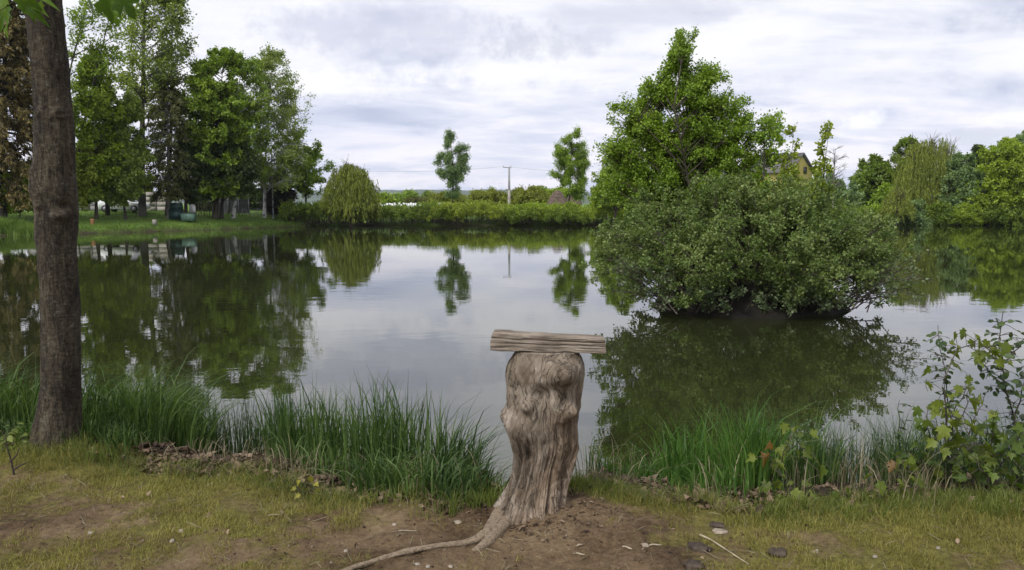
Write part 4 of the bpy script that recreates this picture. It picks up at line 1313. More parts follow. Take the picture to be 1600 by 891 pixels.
for a_, b_, lab, sag in ((topw, P(480, 262, 96), 'thin overhead wire running left from the utility pole behind the lone birch', 0.55),
                         (topr, P(1000, 262, 100), 'thin overhead wire running right from the utility pole to the oval tree', 0.55)):
    tt = np.linspace(0, 1, 24)[:, None]
    ln = a_ * (1 - tt) + b_ * tt
    ln[:, 2] -= 4 * sag * (tt * (1 - tt))[:, 0]
    o_ = MB().tubes(ln - a_, 0.010, 5).build('overhead_wire', WIRE, loc=tuple(a_))
    tag(o_, lab, 'wire')

# brown hut roofs by the oval tree
ROOF_B = plain_mat('roof_brown_thatch', (0.045, 0.033, 0.023), (0.125, 0.092, 0.066), 2.5, 0.95, (1, 1, 3), 0.6)
WALL_D = plain_mat('hut_dark_board', (0.02, 0.017, 0.014), (0.05, 0.042, 0.034), 3, 0.9, (6, 6, 1), 0.2)
for px0, px1, pyt, lab in ((854, 888, 297, 'brown hipped hut roof left of the oval tree trunk'), (885.5, 914, 298, 'brown hipped hut roof right of the oval tree trunk')):
    a_, b_ = P(px0, 318, 97), P(px1, 318, 97)
    ztop = P(px0, pyt, 97)[2] - 0.5
    W2 = (b_[0] - a_[0]) / 2
    hut = empty('field_hut', ((a_[0] + b_[0]) / 2, 97 + (0 if px0 < 870 else 3.4), 0.5), lab, 'hut')
    MB().box((0, 0, 0.45), (W2 * 1.7, 2.4, 0.95)).build('wall', WALL_D, hut)
    m_ = MB()
    ez, tzv = 0.95, ztop
    V = []
    for (s_, z_) in ((1.0, ez), (0.95, ez + 0.06), (0.72, ez + 0.48 * (tzv - ez)), (0.30, ez + 0.92 * (tzv - ez))):
        for aa_ in np.linspace(0, 2 * np.pi, 16, endpoint=False):
            wv_ = 1 + 0.05 * math.sin(aa_ * 5 + z_ * 7)
            V.append((W2 * s_ * wv_ * np.sign(math.cos(aa_)) * abs(math.cos(aa_)) ** 0.6, 1.5 * s_ * wv_ * np.sign(math.sin(aa_)) * abs(math.sin(aa_)) ** 0.6, z_))
    V.append((0, 0, tzv))
    fq = [[k * 16 + i, k * 16 + (i + 1) % 16, (k + 1) * 16 + (i + 1) % 16, (k + 1) * 16 + i] for k in range(3) for i in range(16)]
    m_.add(V, fq)
    m_.Fc.append(np.array([[48 + i, 48 + (i + 1) % 16, 64] for i in range(16)]))
    m_.Fc.append(np.array([list(range(16))[::-1]]))
    m_.build('roof', ROOF_B, hut)
    for xx in np.linspace(-W2 * 0.82, W2 * 0.82, 4):
        MB().box((xx, -1.3, 0.45), (0.1, 0.1, 0.98)).build('post', WOOD_B, hut)

# yellow house far behind the island
HY_ = plain_mat('plaster_yellow', (0.42, 0.33, 0.10), (0.56, 0.45, 0.16), 0.8, 0.9, bump=0.1)
HR_ = plain_mat('roof_grey', (0.07, 0.065, 0.062), (0.13, 0.12, 0.115), 2, 0.85, (1, 1, 8), 0.3)
HT_ = plain_mat('trim_dark', (0.02, 0.016, 0.013), (0.04, 0.032, 0.026), 2, 0.7, bump=0)
hp = P(1209, 318, 135)
zr = P(1250, 241, 131)[2] - 0.6
house = empty('yellow_house', (hp[0], 135, 0.6), 'yellow gabled house with a grey roof showing above the island bush', 'house')
house.rotation_euler = (0, 0, R(128))
hl, hw_, he = 10.0, 7.0, zr - 2.9
# ridge along local x; the gable facing the pond is at -x after the turn
m_ = MB()
pts = [(-hw_ / 2, 0), (hw_ / 2, 0), (hw_ / 2, he), (0, zr - 0.15), (-hw_ / 2, he)]
V = [(-hl / 2, a_, b_) for a_, b_ in pts] + [(hl / 2, a_, b_) for a_, b_ in pts]
m_.add(V, [[0, 1, 6, 5], [1, 2, 7, 6], [4, 0, 5, 9]])
m_.Fc.append(np.array([[4, 3, 2, 1, 0], [5, 6, 7, 8, 9]]))
m_.build('wall', HY_, house)
sl = math.hypot(hw_ / 2 + 0.5, (zr - he) * (hw_ / 2 + 0.5) / (hw_ / 2))
for sg_ in (-1, 1):
    m_ = MB()
    o1 = hw_ / 2 + 0.5
    dz = (zr - he) * o1 / (hw_ / 2)
    V = [(-hl / 2 - 0.5, 0, zr + 0.05), (hl / 2 + 0.5, 0, zr + 0.05), (hl / 2 + 0.5, sg_ * o1, zr - dz + 0.05), (-hl / 2 - 0.5, sg_ * o1, zr - dz + 0.05)]
    V += [(x_, y_, z_ + 0.2) for x_, y_, z_ in V]
    m_.add(V, [[0, 1, 2, 3], [7, 6, 5, 4], [0, 4, 5, 1], [1, 5, 6, 2], [2, 6, 7, 3], [3, 7, 4, 0]])
    m_.build('roof', HR_, house)
for yy, zz_ in ((-1.2, he + 0.2), (1.4, he + 0.2), (-1.8, he - 2.6), (1.8, he - 2.6)):
    f_ = MB().box((-hl / 2 - 0.02, yy, zz_), (0.07, 0.95, 1.2)).build('window', HT_, house)
    MB().box((-hl / 2 - 0.065, yy, zz_), (0.02, 0.75, 1.0)).build('pane', GLASS, f_)
m_ = MB().box((1.5, 0.6, zr + 0.55), (0.6, 0.6, 1.2))
m_.build('chimney', HT_, house)

# ------------------------------------------------------------------ blades of grass


def blades(mb, base, h, wdt, bend, rng, lean=None, segs=5, stiff=2.0):
    n = len(base)
    a = rng.uniform(0, 2 * np.pi, n)
    d = np.stack([np.cos(a), np.sin(a)], -1)
    if lean is not None:
        d = d * 0.7 + np.asarray(lean)
    t = np.linspace(0, 1, segs)[None, :]
    b = bend[:, None]
    up_ = h[:, None] * (t - 0.42 * np.clip(b, 0, 1.4) * t ** (stiff + 1))
    out = h[:, None] * b * 0.75 * t ** stiff
    Pn = np.empty((n, segs, 3))
    Pn[..., 0] = base[:, None, 0] + d[:, None, 0] * out
    Pn[..., 1] = base[:, None, 1] + d[:, None, 1] * out
    Pn[..., 2] = base[:, None, 2] + up_
    fa = rng.uniform(-1.2, 1.2, n)
    side = np.stack([np.cos(fa), np.sin(fa), np.zeros(n)], -1)[:, None]
    ww = (wdt[:, None] * 0.5 * np.array([0.75, 1.0, 0.95, 0.8, 0.5, 0.06][:segs] if segs == 6 else np.linspace(1, 0.08, segs))[None])[..., None]
    V = np.stack([Pn - side * ww, Pn + side * ww], 2).reshape(-1, 3)
    i = np.arange(n)[:, None] * segs * 2
    j = np.arange(segs - 1)[None] * 2
    F_ = np.stack([i + j, i + j + 1, i + j + 3, i + j + 2], -1).reshape(-1, 4)
    mb.add(V, F_)




SEDGE = leaf_mat('sedge_green', (0.014, 0.030, 0.008), (0.044, 0.084, 0.017), (0.125, 0.185, 0.052), 0.35, patch=2.5)
SEDGE_B = leaf_mat('sedge_bright', (0.020, 0.050, 0.009), (0.048, 0.112, 0.016), (0.115, 0.20, 0.04), 0.35, patch=2.5)
SEDGE_D = leaf_mat('sedge_dark', (0.012, 0.027, 0.008), (0.030, 0.062, 0.014), (0.08, 0.125, 0.035), 0.2, patch=2.5)
TURF = leaf_mat('turf_blades', (0.085, 0.072, 0.018), (0.175, 0.158, 0.030), (0.30, 0.27, 0.07), 0.3, patch=2.0)
TURF_G = leaf_mat('turf_green', (0.045, 0.062, 0.014), (0.09, 0.118, 0.02), (0.165, 0.19, 0.04), 0.3, patch=2.0)
STRAW = leaf_mat('dead_straw', (0.07, 0.058, 0.032), (0.155, 0.13, 0.075), (0.29, 0.25, 0.15), 0.15, patch=2.0)


def stand(mb, px0, px1, d0, d1, ntuft, per, top, rng, spread=0.05, bend=(0.1, 0.9), width=(0.0052, 0.0120), lean=None, short=0.35, pxc=None):
    """sedge: tufts between two photograph columns, d0..d1 metres beyond the crest, reaching the row top"""
    px = rng.uniform(px0, px1, ntuft)
    dd = rng.uniform(d0, d1, ntuft)
    idx = np.repeat(np.arange(ntuft), per)
    x = at_px(px, 4.6)
    D = crest(x) + dd
    x = at_px(px, D)
    bx = x[idx] + rng.normal(size=len(idx)) * spread
    by = D[idx] + rng.normal(size=len(idx)) * spread
    bz = terrain(bx, by) - 0.01
    tp = np.interp(px, [t_[0] for t_ in top], [t_[1] for t_ in top])[idx]
    zt_ = EYE + slope(tp) * by
    th = rng.uniform(0.78, 1.06, ntuft)[idx]
    h = np.maximum(zt_ - bz, 0.12) * th * (1 - (short + 0.2) * rng.uniform(0, 1, len(idx)) ** 0.8) * rng.uniform(0.9, 1.06, len(idx))
    bn = rng.uniform(*bend, len(idx)) * rng.uniform(0.3, 1, len(idx))
    h = h / (1 - 0.35 * np.clip(bn, 0, 1.2))
    off = np.stack([bx - x[idx], by - D[idx]], -1) / max(spread, 1e-3) * 0.35
    ln_ = off if lean is None else off + np.asarray(lean)
    blades(mb, np.stack([bx, by, bz], -1), h, rng.uniform(*width, len(idx)), bn, rng, ln_, segs=6, stiff=2.5)


def origin_shift(mb, o):
    mb.V = [v - o for v in mb.V]
    return mb


def stuff(mb, name, mat):
    return tag(mb.build(name, mat), kind='stuff')


r_ = np.random.default_rng(301)
mb = MB()
stand(mb, -420, 62, 0.35, 1.3, 190, 18, [(-420, 530), (62, 540)], r_, 0.07, (0.3, 1.2), lean=(0.5, -0.3))
stand(mb, -60, 62, 0.1, 0.6, 40, 20, [(-60, 640), (62, 650)], r_, 0.08, (0.3, 1.2))
stand(mb, 112, 310, 0.45, 1.35, 95, 18, [(112, 555), (250, 552), (310, 575)], r_, 0.07, (0.3, 1.2), lean=(0.45, -0.2))
stand(mb, 112, 225, 0.15, 0.6, 40, 20, [(112, 640), (225, 660)], r_, 0.08, (0.3, 1.2))
stuff(mb, 'sedge', SEDGE)
mb = MB()
stand(mb, 225, 460, 0.8, 1.7, 150, 8, [(225, 575), (330, 595), (460, 575)], r_, 0.035, (0.02, 0.4), (0.004, 0.0065), short=0.3)
stand(mb, 460, 700, 0.8, 1.4, 45, 7, [(460, 592), (560, 584), (650, 596), (700, 612)], r_, 0.04, (0.05, 0.8), (0.0035, 0.006), short=0.3)
stand(mb, 1215, 1420, 0.6, 1.3, 90, 8, [(1215, 660), (1300, 625), (1420, 620)], r_, 0.05, (0.05, 0.9), (0.003, 0.006))
stand(mb, 1390, 1640, 0.5, 1.3, 120, 12, [(1390, 640), (1500, 625), (1640, 630)], r_, 0.07, (0.15, 1.1), (0.0035, 0.007))
stuff(mb, 'thin_reeds', SEDGE_D)


mb = MB()
for a_, b_, n_ in ((-40, 62, 12), (112, 760, 60), (910, 1640, 55)):
    stand(mb, a_, b_, 0.05, 0.9, n_, 9, [(a_, 665), (b_, 690)], r_, 0.09, (0.5, 1.7), (0.003, 0.006), short=0.5)
stuff(mb, 'dead_sedge', STRAW)


def tuft(label, mat, specs, seed):
    r = np.random.default_rng(seed)
    mb = MB()
    for kw in specs:
        stand(mb, rng=r, **kw)
    V = np.concatenate(mb.V)
    o = V[V[:, 2] < np.quantile(V[:, 2], 0.1)].mean(0)
    origin_shift(mb, o)
    ob = mb.build('sedge_tuft', mat, loc=tuple(o))
    return tag(ob, label, 'grass tuft', 'sedge tufts along the near bank')


tuft('dense dark green sedge tuft left of the pair beside the wooden stump, over leaf litter', SEDGE, [
    dict(px0=436, px1=536, d0=0.5, d1=0.95, ntuft=26, per=15, top=[(432, 580), (480, 562), (536, 580)], spread=0.05, bend=(0.03, 0.6), short=0.3),
    dict(px0=445, px1=530, d0=0.3, d1=0.6, ntuft=12, per=18, top=[(440, 660), (530, 670)], spread=0.06, bend=(0.3, 1.2))], 311)
tuft('wide spraying sedge tuft with arching lower leaves in the middle of the left bank', SEDGE, [
    dict(px0=552, px1=690, d0=0.4, d1=0.9, ntuft=30, per=15, top=[(548, 585), (610, 562), (690, 590)], spread=0.055, bend=(0.05, 0.9), short=0.35),
    dict(px0=560, px1=700, d0=0.1, d1=0.45, ntuft=26, per=16, top=[(545, 690), (700, 690)], spread=0.07, bend=(0.6, 1.5))], 312)
tuft('dark sedge tuft leaning right towards the wooden stump', SEDGE_D, [
    dict(px0=676, px1=752, d0=0.3, d1=0.8, ntuft=24, per=14, top=[(680, 612), (720, 630), (752, 700)], spread=0.055, bend=(0.2, 1.2), lean=(0.6, -0.1)),
    dict(px0=690, px1=765, d0=0.1, d1=0.4, ntuft=18, per=16, top=[(690, 690), (770, 735)], spread=0.06, bend=(0.3, 1.3), lean=(0.5, -0.1))], 313)
tuft('thin upright sedge tuft against the water right of the wooden stump', SEDGE, [
    dict(px0=915, px1=958, d0=0.3, d1=0.7, ntuft=9, per=9, top=[(915, 685), (935, 672), (958, 705)], spread=0.03, bend=(0.03, 0.6))], 314)
tuft('lush bright green sedge clump with drooping tips on the right bank', SEDGE_B, [
    dict(px0=1030, px1=1195, d0=0.4, d1=0.9, ntuft=42, per=17, top=[(1010, 640), (1090, 605), (1150, 595), (1200, 630)], spread=0.06, bend=(0.1, 1.1)),
    dict(px0=965, px1=1060, d0=0.35, d1=0.8, ntuft=18, per=18, top=[(960, 705), (1060, 675)], spread=0.07, bend=(0.3, 1.3)),
    dict(px0=1030, px1=1180, d0=0.2, d1=0.5, ntuft=12, per=14, top=[(1010, 720), (1190, 710)], spread=0.07, bend=(0.4, 1.3))], 315)
tuft('sedge tuft with grey green seed heads behind the rust tipped seedling', SEDGE, [
    dict(px0=1195, px1=1290, d0=0.4, d1=0.9, ntuft=18, per=14, top=[(1195, 645), (1250, 605), (1290, 650)], spread=0.05, bend=(0.1, 1.0))], 316)

# short turf on the bank
r_ = np.random.default_rng(330)
N_ = 260000
px = r_.uniform(-40, 1640, N_)
yy = r_.uniform(3.0, 5.0, N_)
xx = at_px(px, yy)
g_ = grassiness(xx, yy)
patchy = np.clip(g_ * 1.35 - 0.38 + 0.85 * fbm2(xx * 6, yy * 6, 3, 77), 0, 1)
keep = (r_.uniform(0, 1, N_) < patchy ** 1.2 * 0.75) & (yy < crest(xx) + 0.12) & (yy > 3.0)
xx, yy, g_ = xx[keep], yy[keep], g_[keep]
near_edge = sstep(0.35, 0.0, crest(xx) - yy)
for nm, mt_, sel in (('short_grass', TURF, r_.uniform(0, 1, len(xx)) > near_edge * 0.75), ('short_grass', TURF_G, None)):
    if sel is not None:
        first = sel
    s_ = first if sel is not None else ~first
    h = (0.014 + 0.026 * r_.uniform(0, 1, s_.sum()) ** 1.6) * (1 + 1.5 * near_edge[s_])
    mb = MB()
    blades(mb, np.stack([xx[s_], yy[s_], terrain(xx[s_], yy[s_]) - 0.003], -1), h * 1.35, r_.uniform(0.0018, 0.0036, s_.sum()), r_.uniform(0.3, 1.6, s_.sum()), r_, segs=3)
    stuff(mb, nm, mt_)
print('turf blades', len(xx))
# taller green tussocks at the very edge
mb = MB()
for px0, px1, n_, top in ((105, 215, 12, 690), (0, 60, 10, 700), (590, 650, 6, 750), (680, 712, 4, 752), (735, 775, 8, 775), (885, 925, 14, 762), (742, 778, 10, 770), (1190, 1600, 60, 772), (880, 1000, 12, 785)):
    stand(mb, px0, px1, -0.12, 0.12, n_, 22, [(px0, top), (px1, top)], r_, 0.035, (0.3, 1.2), (0.003, 0.005))
stuff(mb, 'edge_grass', TURF_G)

# lawn and reed fringe on the left bank
LAWN = leaf_mat('lawn_blades', (0.05, 0.09, 0.012), (0.10, 0.17, 0.020), (0.16, 0.23, 0.04), 0.3, patch=0.7)
N_ = 60000
lx, ly = r_.uniform(-52, -16, N_), r_.uniform(44, 80, N_)
sd = pond_sd(lx, ly)
k_ = (sd > 0.0) & (sd < 11) & (lx / ly < -0.25)
lx, ly, sd = lx[k_], ly[k_], sd[k_]
mb = MB()
edge = sstep(1.5, 0.2, sd)
blades(mb, np.stack([lx, ly, terrain(lx, ly) - 0.02], -1), (0.16 + 0.28 * edge) * r_.uniform(0.5, 1.2, len(lx)), np.full(len(lx), 0.05) * r_.uniform(0.6, 1.4, len(lx)), r_.uniform(0.2, 1.4, len(lx)), r_, segs=3)
stuff(mb, 'lawn_grass', LAWN)
N_ = 5000
lx, ly = r_.uniform(-52, -14, N_), r_.uniform(44, 80, N_)
sd = pond_sd(lx, ly)
k_ = (sd > -0.12) & (sd < 0.25) & (lx / ly < -0.27)
mb = MB()
blades(mb, np.stack([lx[k_], ly[k_], np.maximum(terrain(lx[k_], ly[k_]), WZ) - 0.02], -1), r_.uniform(0.12, 0.35, k_.sum()), np.full(k_.sum(), 0.05), r_.uniform(0.6, 1.6, k_.sum()), r_, segs=3)
stuff(mb, 'shore_straw', STRAW)
mb = MB()
px = r_.uniform(-20, 60, 2600)
D_ = 53.5 + r_.uniform(-0.2, 1.2, 2600)
blades(mb, np.stack([at_px(px, D_), D_, np.maximum(terrain(at_px(px, D_), D_), WZ) - 0.02], -1), r_.uniform(0.6, 1.15, 2600), np.full(2600, 0.05), r_.uniform(0.1, 0.8, 2600), r_, segs=4)
stuff(mb, 'shore_reeds', LAWN)

# dead leaves and straw on the slope
LITTER = leaf_mat('dead_leaf', (0.018, 0.011, 0.008), (0.070, 0.043, 0.026), (0.26, 0.185, 0.12), 0.05, rough=0.8, patch=5)
px = np.concatenate([r_.uniform(215, 560, 3000), r_.uniform(560, 780, 600), r_.uniform(905, 1200, 2000), r_.uniform(1200, 1600, 450), r_.uniform(0, 225, 500)])
dd = np.abs(r_.normal(size=len(px))) * 0.42 - 0.06
xx = at_px(px, 4.6)
yy = crest(xx) + dd
xx = at_px(px, yy)
pos = np.stack([xx, yy, terrain(xx, yy) + r_.uniform(0.0, 0.015, len(xx))], -1)
X, Y, Z = orient(r_, len(pos), flat=0.8)
mb = MB()
sl_ = 0.016 + 0.036 * r_.uniform(0, 1, len(pos)) ** 1.5
hf = r_.uniform(0, 1, len(pos)) < 0.5
stamp_maple(mb, pos[hf], X[hf], Y[hf], Z[hf], sl_[hf] * 1.15, r_)
stamp(mb, LEAF6[0], LEAF6[1], pos[~hf], X[~hf], Y[~hf], Z[~hf], sl_[~hf] * 1.25)
stuff(mb, 'leaf_litter', LITTER)
mb = MB()
n_ = 700
px = np.concatenate([r_.uniform(215, 560, n_ // 3), r_.uniform(900, 1160, n_ // 3), r_.uniform(0, 1600, n_ - 2 * (n_ // 3)) * np.where(np.arange(n_ - 2 * (n_ // 3)) % 3, 1, 1)])
yy = np.where(np.arange(n_) < 2 * (n_ // 3), crest(at_px(px, 4.6)) + r_.uniform(-0.1, 0.5, n_), r_.uniform(3.1, 4.2, n_))
xx = at_px(px, yy)
a_ = r_.uniform(0, np.pi, n_)
L_ = r_.uniform(0.03, 0.13, n_) * np.where(np.arange(n_) < 2 * (n_ // 3), 1.3, 0.6)
s = np.stack([xx, yy, terrain(xx, yy) + 0.006], -1)
e = s + np.stack([np.cos(a_) * L_, np.sin(a_) * L_, r_.uniform(0, 0.03, n_)], -1)
mb.tubes(curves(s, e, 0.05, 0.06, 4, r_), np.full((n_, 1), 0.0016), 4)
stuff(mb, 'straw_litter', STRAW)

# ------------------------------------------------------------------ the carved looking stump


def lathe_sculpt(rows, D, nz, na, disp, top_cap=True):
    """rows (py, x left, x right) -> dense skin; disp(a, u, x, z) returns radial offsets"""
    rows = sorted(rows, key=lambda r: -r[0])
    zs = np.array([P(800, r[0], D)[2] for r in rows])
    cx = np.array([P(0.5 * (r[1] + r[2]), r[0], D)[0] for r in rows])
    rd = np.array([0.5 * (P(r[2], r[0], D)[0] - P(r[1], r[0], D)[0]) for r in rows])
    z = np.linspace(zs[0], zs[-1], nz)

    def smooth(v):
        vi = np.interp(z, zs, v)
        kx = np.ones(7) / 7
        return np.convolve(np.pad(vi, 3, 'edge'), kx, 'valid')
    c_, r__ = smooth(cx), smooth(rd)
    a = np.linspace(0, 2 * np.pi, na, endpoint=False)
    A, Zg = np.meshgrid(a, z)
    Rg = r__[:, None] * np.ones_like(A)
    Cg = c_[:, None] * np.ones_like(A)
    dr = disp(A, Zg, Cg, Rg)
    X = Cg + (Rg + dr) * np.cos(A)
    Y = D + (Rg * 0.92 + dr) * np.sin(A)
    V = np.stack([X, Y, Zg], -1).reshape(-1, 3)
    kk_ = (np.arange(nz - 1)[:, None] * na + np.arange(na)[None]).ravel()
    kn_ = (np.arange(nz - 1)[:, None] * na + (np.arange(na)[None] + 1) % na).ravel()
    Fq = np.stack([kk_, kn_, kn_ + na, kk_ + na], -1)
    mb = MB().add(V, Fq)
    if top_cap:
        mb.Fc.append(np.array([list(range((nz - 1) * na, nz * na))]))
    return mb


SD_ = 3.9
srows = [(838, 748, 902), (822, 756, 899), (808, 764, 894), (795, 769, 891), (780, 776, 888), (760, 784, 890), (740, 789, 893), (720, 792, 899), (700, 793, 903), (680, 791, 904), (660, 783, 904),
         (645, 781, 905), (625, 787, 908), (600, 787, 916), (585, 784, 919), (570, 786, 918), (558, 793, 913), (550, 800, 908), (546, 802, 906)]


def stump_disp(A, Z, C, Rr):
    px, py = to_px(C + Rr * np.cos(A), SD_, Z)
    front = np.clip(-np.sin(A), 0, 1)
    d = 0
    for (bx, by, s_, amp) in ((876, 574, 17, 0.078), (874, 566, 7, 0.016), (888, 632, 13, 0.064), (822, 624, 9, 0.052), (850, 606, 15, -0.042), (806, 578, 18, 0.020), (850, 640, 16, -0.026), (838, 575, 10, -0.024), (905, 655, 10, -0.02), (800, 640, 12, -0.015),
                              (835, 560, 14, -0.014), (905, 600, 14, -0.02), (800, 690, 20, 0.012), (822, 700, 12, -0.014), (880, 690, 16, 0.014), (858, 720, 12, -0.012)):
        d = d + amp * np.exp(-(((px - bx) / s_) ** 2 + ((py - by) / (s_ * 1.1)) ** 2)) * front ** 0.5
    lowm = sstep(620, 720, py)
    flute = np.abs(vnoise(np.stack([A * 3.2, Z * 1.6, A * 0], -1), 71)) - 0.3
    fine = np.abs(vnoise(np.stack([A * 13 + 0.6 * np.sin(Z * 9), Z * 2.2, A * 0], -1), 72)) - 0.3
    d = d + 0.050 * lowm * flute + (0.004 + 0.012 * lowm) * fine
    d = d + 0.014 * fbm(np.stack([np.cos(A) * 2.2 + 0.5 * np.sin(Z * 5), np.sin(A) * 2.2, Z * 4.2], -1), 4, 73) * (1 - 0.4 * lowm)
    d = d + 0.0035 * fbm(np.stack([np.cos(A) * 9, np.sin(A) * 9, Z * 16], -1), 3, 74)
    d = d - 0.014 - 0.012 * lowm
    # burl on the left edge
    d = d + 0.022 * np.exp(-(((py - 650) / 12) ** 2)) * np.exp(-((np.angle(np.exp(1j * (A - np.pi * 1.02)))) / 0.5) ** 2)
    # root flare
    d = d + 0.09 * sstep(745, 835, py) * np.exp(-((np.angle(np.exp(1j * (A + 2.35)))) / 0.55) ** 2)
    d = d + 0.04 * sstep(770, 830, py) * (0.2 + np.abs(vnoise(np.stack([A * 1.6, A * 0, A * 0], -1), 75)))
    return d


sm, t = new_mat('weathered_stump_wood')
tcn = t.add('ShaderNodeTexCoord')
ob = tcn.outputs['Object']
warpn = t.add('ShaderNodeTexNoise', in_Vector=ob, in_Scale=5.0, in_Detail=3.0)
wv = t.add('ShaderNodeVectorMath', operation='MULTIPLY_ADD')
t.set(wv, 0, warpn.outputs['Color'])
wv.inputs[1].default_value = (0.16, 0.16, 0.10)
t.set(wv, 2, ob)
wob = wv.outputs[0]
grain = t.noise(t.mapping(wob, scale=(1, 1, 0.09)), 75, 6, 0.7, 0.3)
blot = t.noise(t.mapping(wob, scale=(1, 1, 0.5)), 7.0, 6, 0.62, 0.3)
fine = t.noise(t.mapping(wob, scale=(1, 1, 0.2)), 150, 5, 0.75)
zs_s = t.add('ShaderNodeSeparateXYZ', in_0=ob)
fibre = t.ramp(zs_s.outputs[2], [(0.30, (1, 1, 1)), (0.62, (0.35, 0.35, 0.35))])
grain = t.math('ADD', t.math('MULTIPLY', t.math('SUBTRACT', grain, 0.5), fibre), 0.5)
fine = t.math('ADD', t.math('MULTIPLY', t.math('SUBTRACT', fine, 0.5), fibre), 0.5)
v = t.math('ADD', t.math('MULTIPLY', grain, 0.34), t.math('ADD', t.math('MULTIPLY', blot, 0.58), t.math('MULTIPLY', fine, 0.18)))
c = t.ramp(v, [(0.39, (0.018, 0.012, 0.007)), (0.48, (0.085, 0.063, 0.041)), (0.56, (0.180, 0.143, 0.103)), (0.68, (0.36, 0.31, 0.245))])
geo = t.add('ShaderNodeNewGeometry')
pos_ = t.add('ShaderNodeSeparateXYZ', in_0=ob)
warm = t.ramp(t.math('ADD', t.math('MULTIPLY', pos_.outputs[0], 2.2), t.math('SUBTRACT', t.noise(ob, 7, 4, 0.6), t.math('MULTIPLY', pos_.outputs[2], 1.1))), [(0.10, (0, 0, 0)), (0.42, (1, 1, 1))])
c = t.mix(t.math('MULTIPLY', warm, 0.38), c, t.mix(1.0, c, (0.92, 0.70, 0.48), 'MULTIPLY'))
# cracks and open grain
crack = t.ramp(t.noise(t.mapping(wob, scale=(1, 1, 0.09)), 22, 3, 0.5, 0.8), [(0.46, (1, 1, 1)), (0.487, (0.12, 0.12, 0.12)), (0.514, (1, 1, 1))])
c = t.mix(0.8, c, t.mix(1.0, c, crack, 'MULTIPLY'))
bs = t.add('ShaderNodeBsdfPrincipled', in_Base_Color=c, in_Roughness=0.82)
bs.inputs['Specular IOR Level'].default_value = 0.25
b = t.add('ShaderNodeBump', in_Strength=0.75, in_Height=t.math('ADD', t.math('MULTIPLY', crack, 0.5), t.math('ADD', grain, t.math('MULTIPLY', fine, 0.5))))
b.inputs['Distance'].default_value = 0.014
t.set(bs, 'Normal', b.outputs[0])
t.add('ShaderNodeOutputMaterial', in_Surface=bs.outputs[0])

so = np.array([0.14, SD_, 0.05])
stump = empty('tree_stump', so, 'tall knobbly grey tree stump with a long surface root, standing on the bank', 'tree stump')
mb = lathe_sculpt(srows, SD_, 340, 300, stump_disp)
origin_shift(mb, so)
mb.build('stump_body', sm, stump, smooth=True)


def ground_pt(px, py, lift=0.0):
    D = 4.0
    for _ in range(12):
        z = tz(at_px(px, D), D) + lift
        D = 0.5 * D + 0.5 * (EYE - z) / -float(slope(py))
    return np.array([at_px(px, D), D, tz(at_px(px, D), D) + lift])


rootm = plain_mat('root_wood', (0.15, 0.105, 0.064), (0.42, 0.325, 0.215), 75, 0.85, (1, 1, 1), 1.0, lo=0.3, hi=0.7)
rp = [np.array([0.03, SD_ + 0.02, -0.01]), np.array([-0.05, SD_ - 0.05, 0.012])] + [ground_pt(px_, py_, l_) for px_, py_, l_ in ((772, 824, 0.012), (758, 836, 0.012), (738, 847, 0.010), (700, 851, 0.008), (660, 856, 0.009), (620, 866, 0.010), (575, 880, 0.006), (535, 893, 0.0), (505, 905, -0.02))]
rp = np.array(rp)
tt = np.linspace(0, 1, len(rp))
ti = np.linspace(0, 1, 70)
rpi = np.stack([np.interp(ti, tt, rp[:, k]) for k in range(3)], -1)
ker = np.ones(7) / 7
rpi = np.stack([np.convolve(np.pad(rpi[:, k], 3, 'edge'), ker, 'valid') for k in range(3)], -1)
rpi[:, 1] += 0.004 * vnoise(np.stack([ti * 25, ti * 0, ti * 0], -1), 3)
rr_ = np.interp(ti, [0, 0.12, 0.25, 0.36, 0.5, 0.75, 1], [0.046, 0.042, 0.034, 0.022, 0.018, 0.015, 0.009]) * (1 + 0.08 * vnoise(np.stack([ti * 18, ti * 0, ti * 0], -1), 5))
V, Fq, Fc_ = tubes(rpi - so, rr_[None], 20)
ang = np.tile(np.arange(20) / 20 * 2 * np.pi, 70)
ax = np.repeat(rpi - so, 20, 0)
nz_ = 1 + 0.20 * fbm(np.stack([np.cos(ang) * 2.4, np.sin(ang) * 2.4, np.repeat(ti, 20) * 9], -1), 4, 7)
V = ax + (V - ax) * nz_[:, None] * [1, 1, 0.8]
MB().add(V, Fq).build('root', rootm, stump, smooth=True)
rp2 = np.array([[0.02, SD_, -0.01], *[ground_pt(px_, py_, l_) for px_, py_, l_ in ((784, 824, 0.006), (764, 846, 0.0), (745, 860, -0.006), (728, 872, -0.03))]])
rpi = np.stack([np.interp(np.linspace(0, 1, 24), np.linspace(0, 1, 5), rp2[:, k]) for k in range(3)], -1)
MB().tubes(rpi - so, np.linspace(0.042, 0.012, 24)[None] * (1 + 0.05 * np.sin(np.arange(24) * 0.7))[None], 14).build('root', rootm, stump, smooth=True)

# the beam on top of it
pm_, t = new_mat('weathered_beam_wood')
tcn = t.add('ShaderNodeTexCoord')
ob = tcn.outputs['Object']
g1 = t.noise(t.mapping(ob, scale=(0.05, 1, 1)), 60, 6, 0.65, 0.25)
g2 = t.noise(t.mapping(ob, scale=(0.10, 1, 1)), 170, 4, 0.7)
g3 = t.noise(ob, 7, 4, 0.6)
v = t.math('ADD', t.math('MULTIPLY', g1, 0.42), t.math('ADD', t.math('MULTIPLY', g2, 0.26), t.math('MULTIPLY', g3, 0.36)))
c = t.ramp(v, [(0.40, (0.050, 0.038, 0.027)), (0.50, (0.145, 0.115, 0.084)), (0.60, (0.235, 0.195, 0.15)), (0.72, (0.36, 0.31, 0.25))])
bs = t.add('ShaderNodeBsdfPrincipled', in_Base_Color=c, in_Roughness=0.85)
bs.inputs['Specular IOR Level'].default_value = 0.2
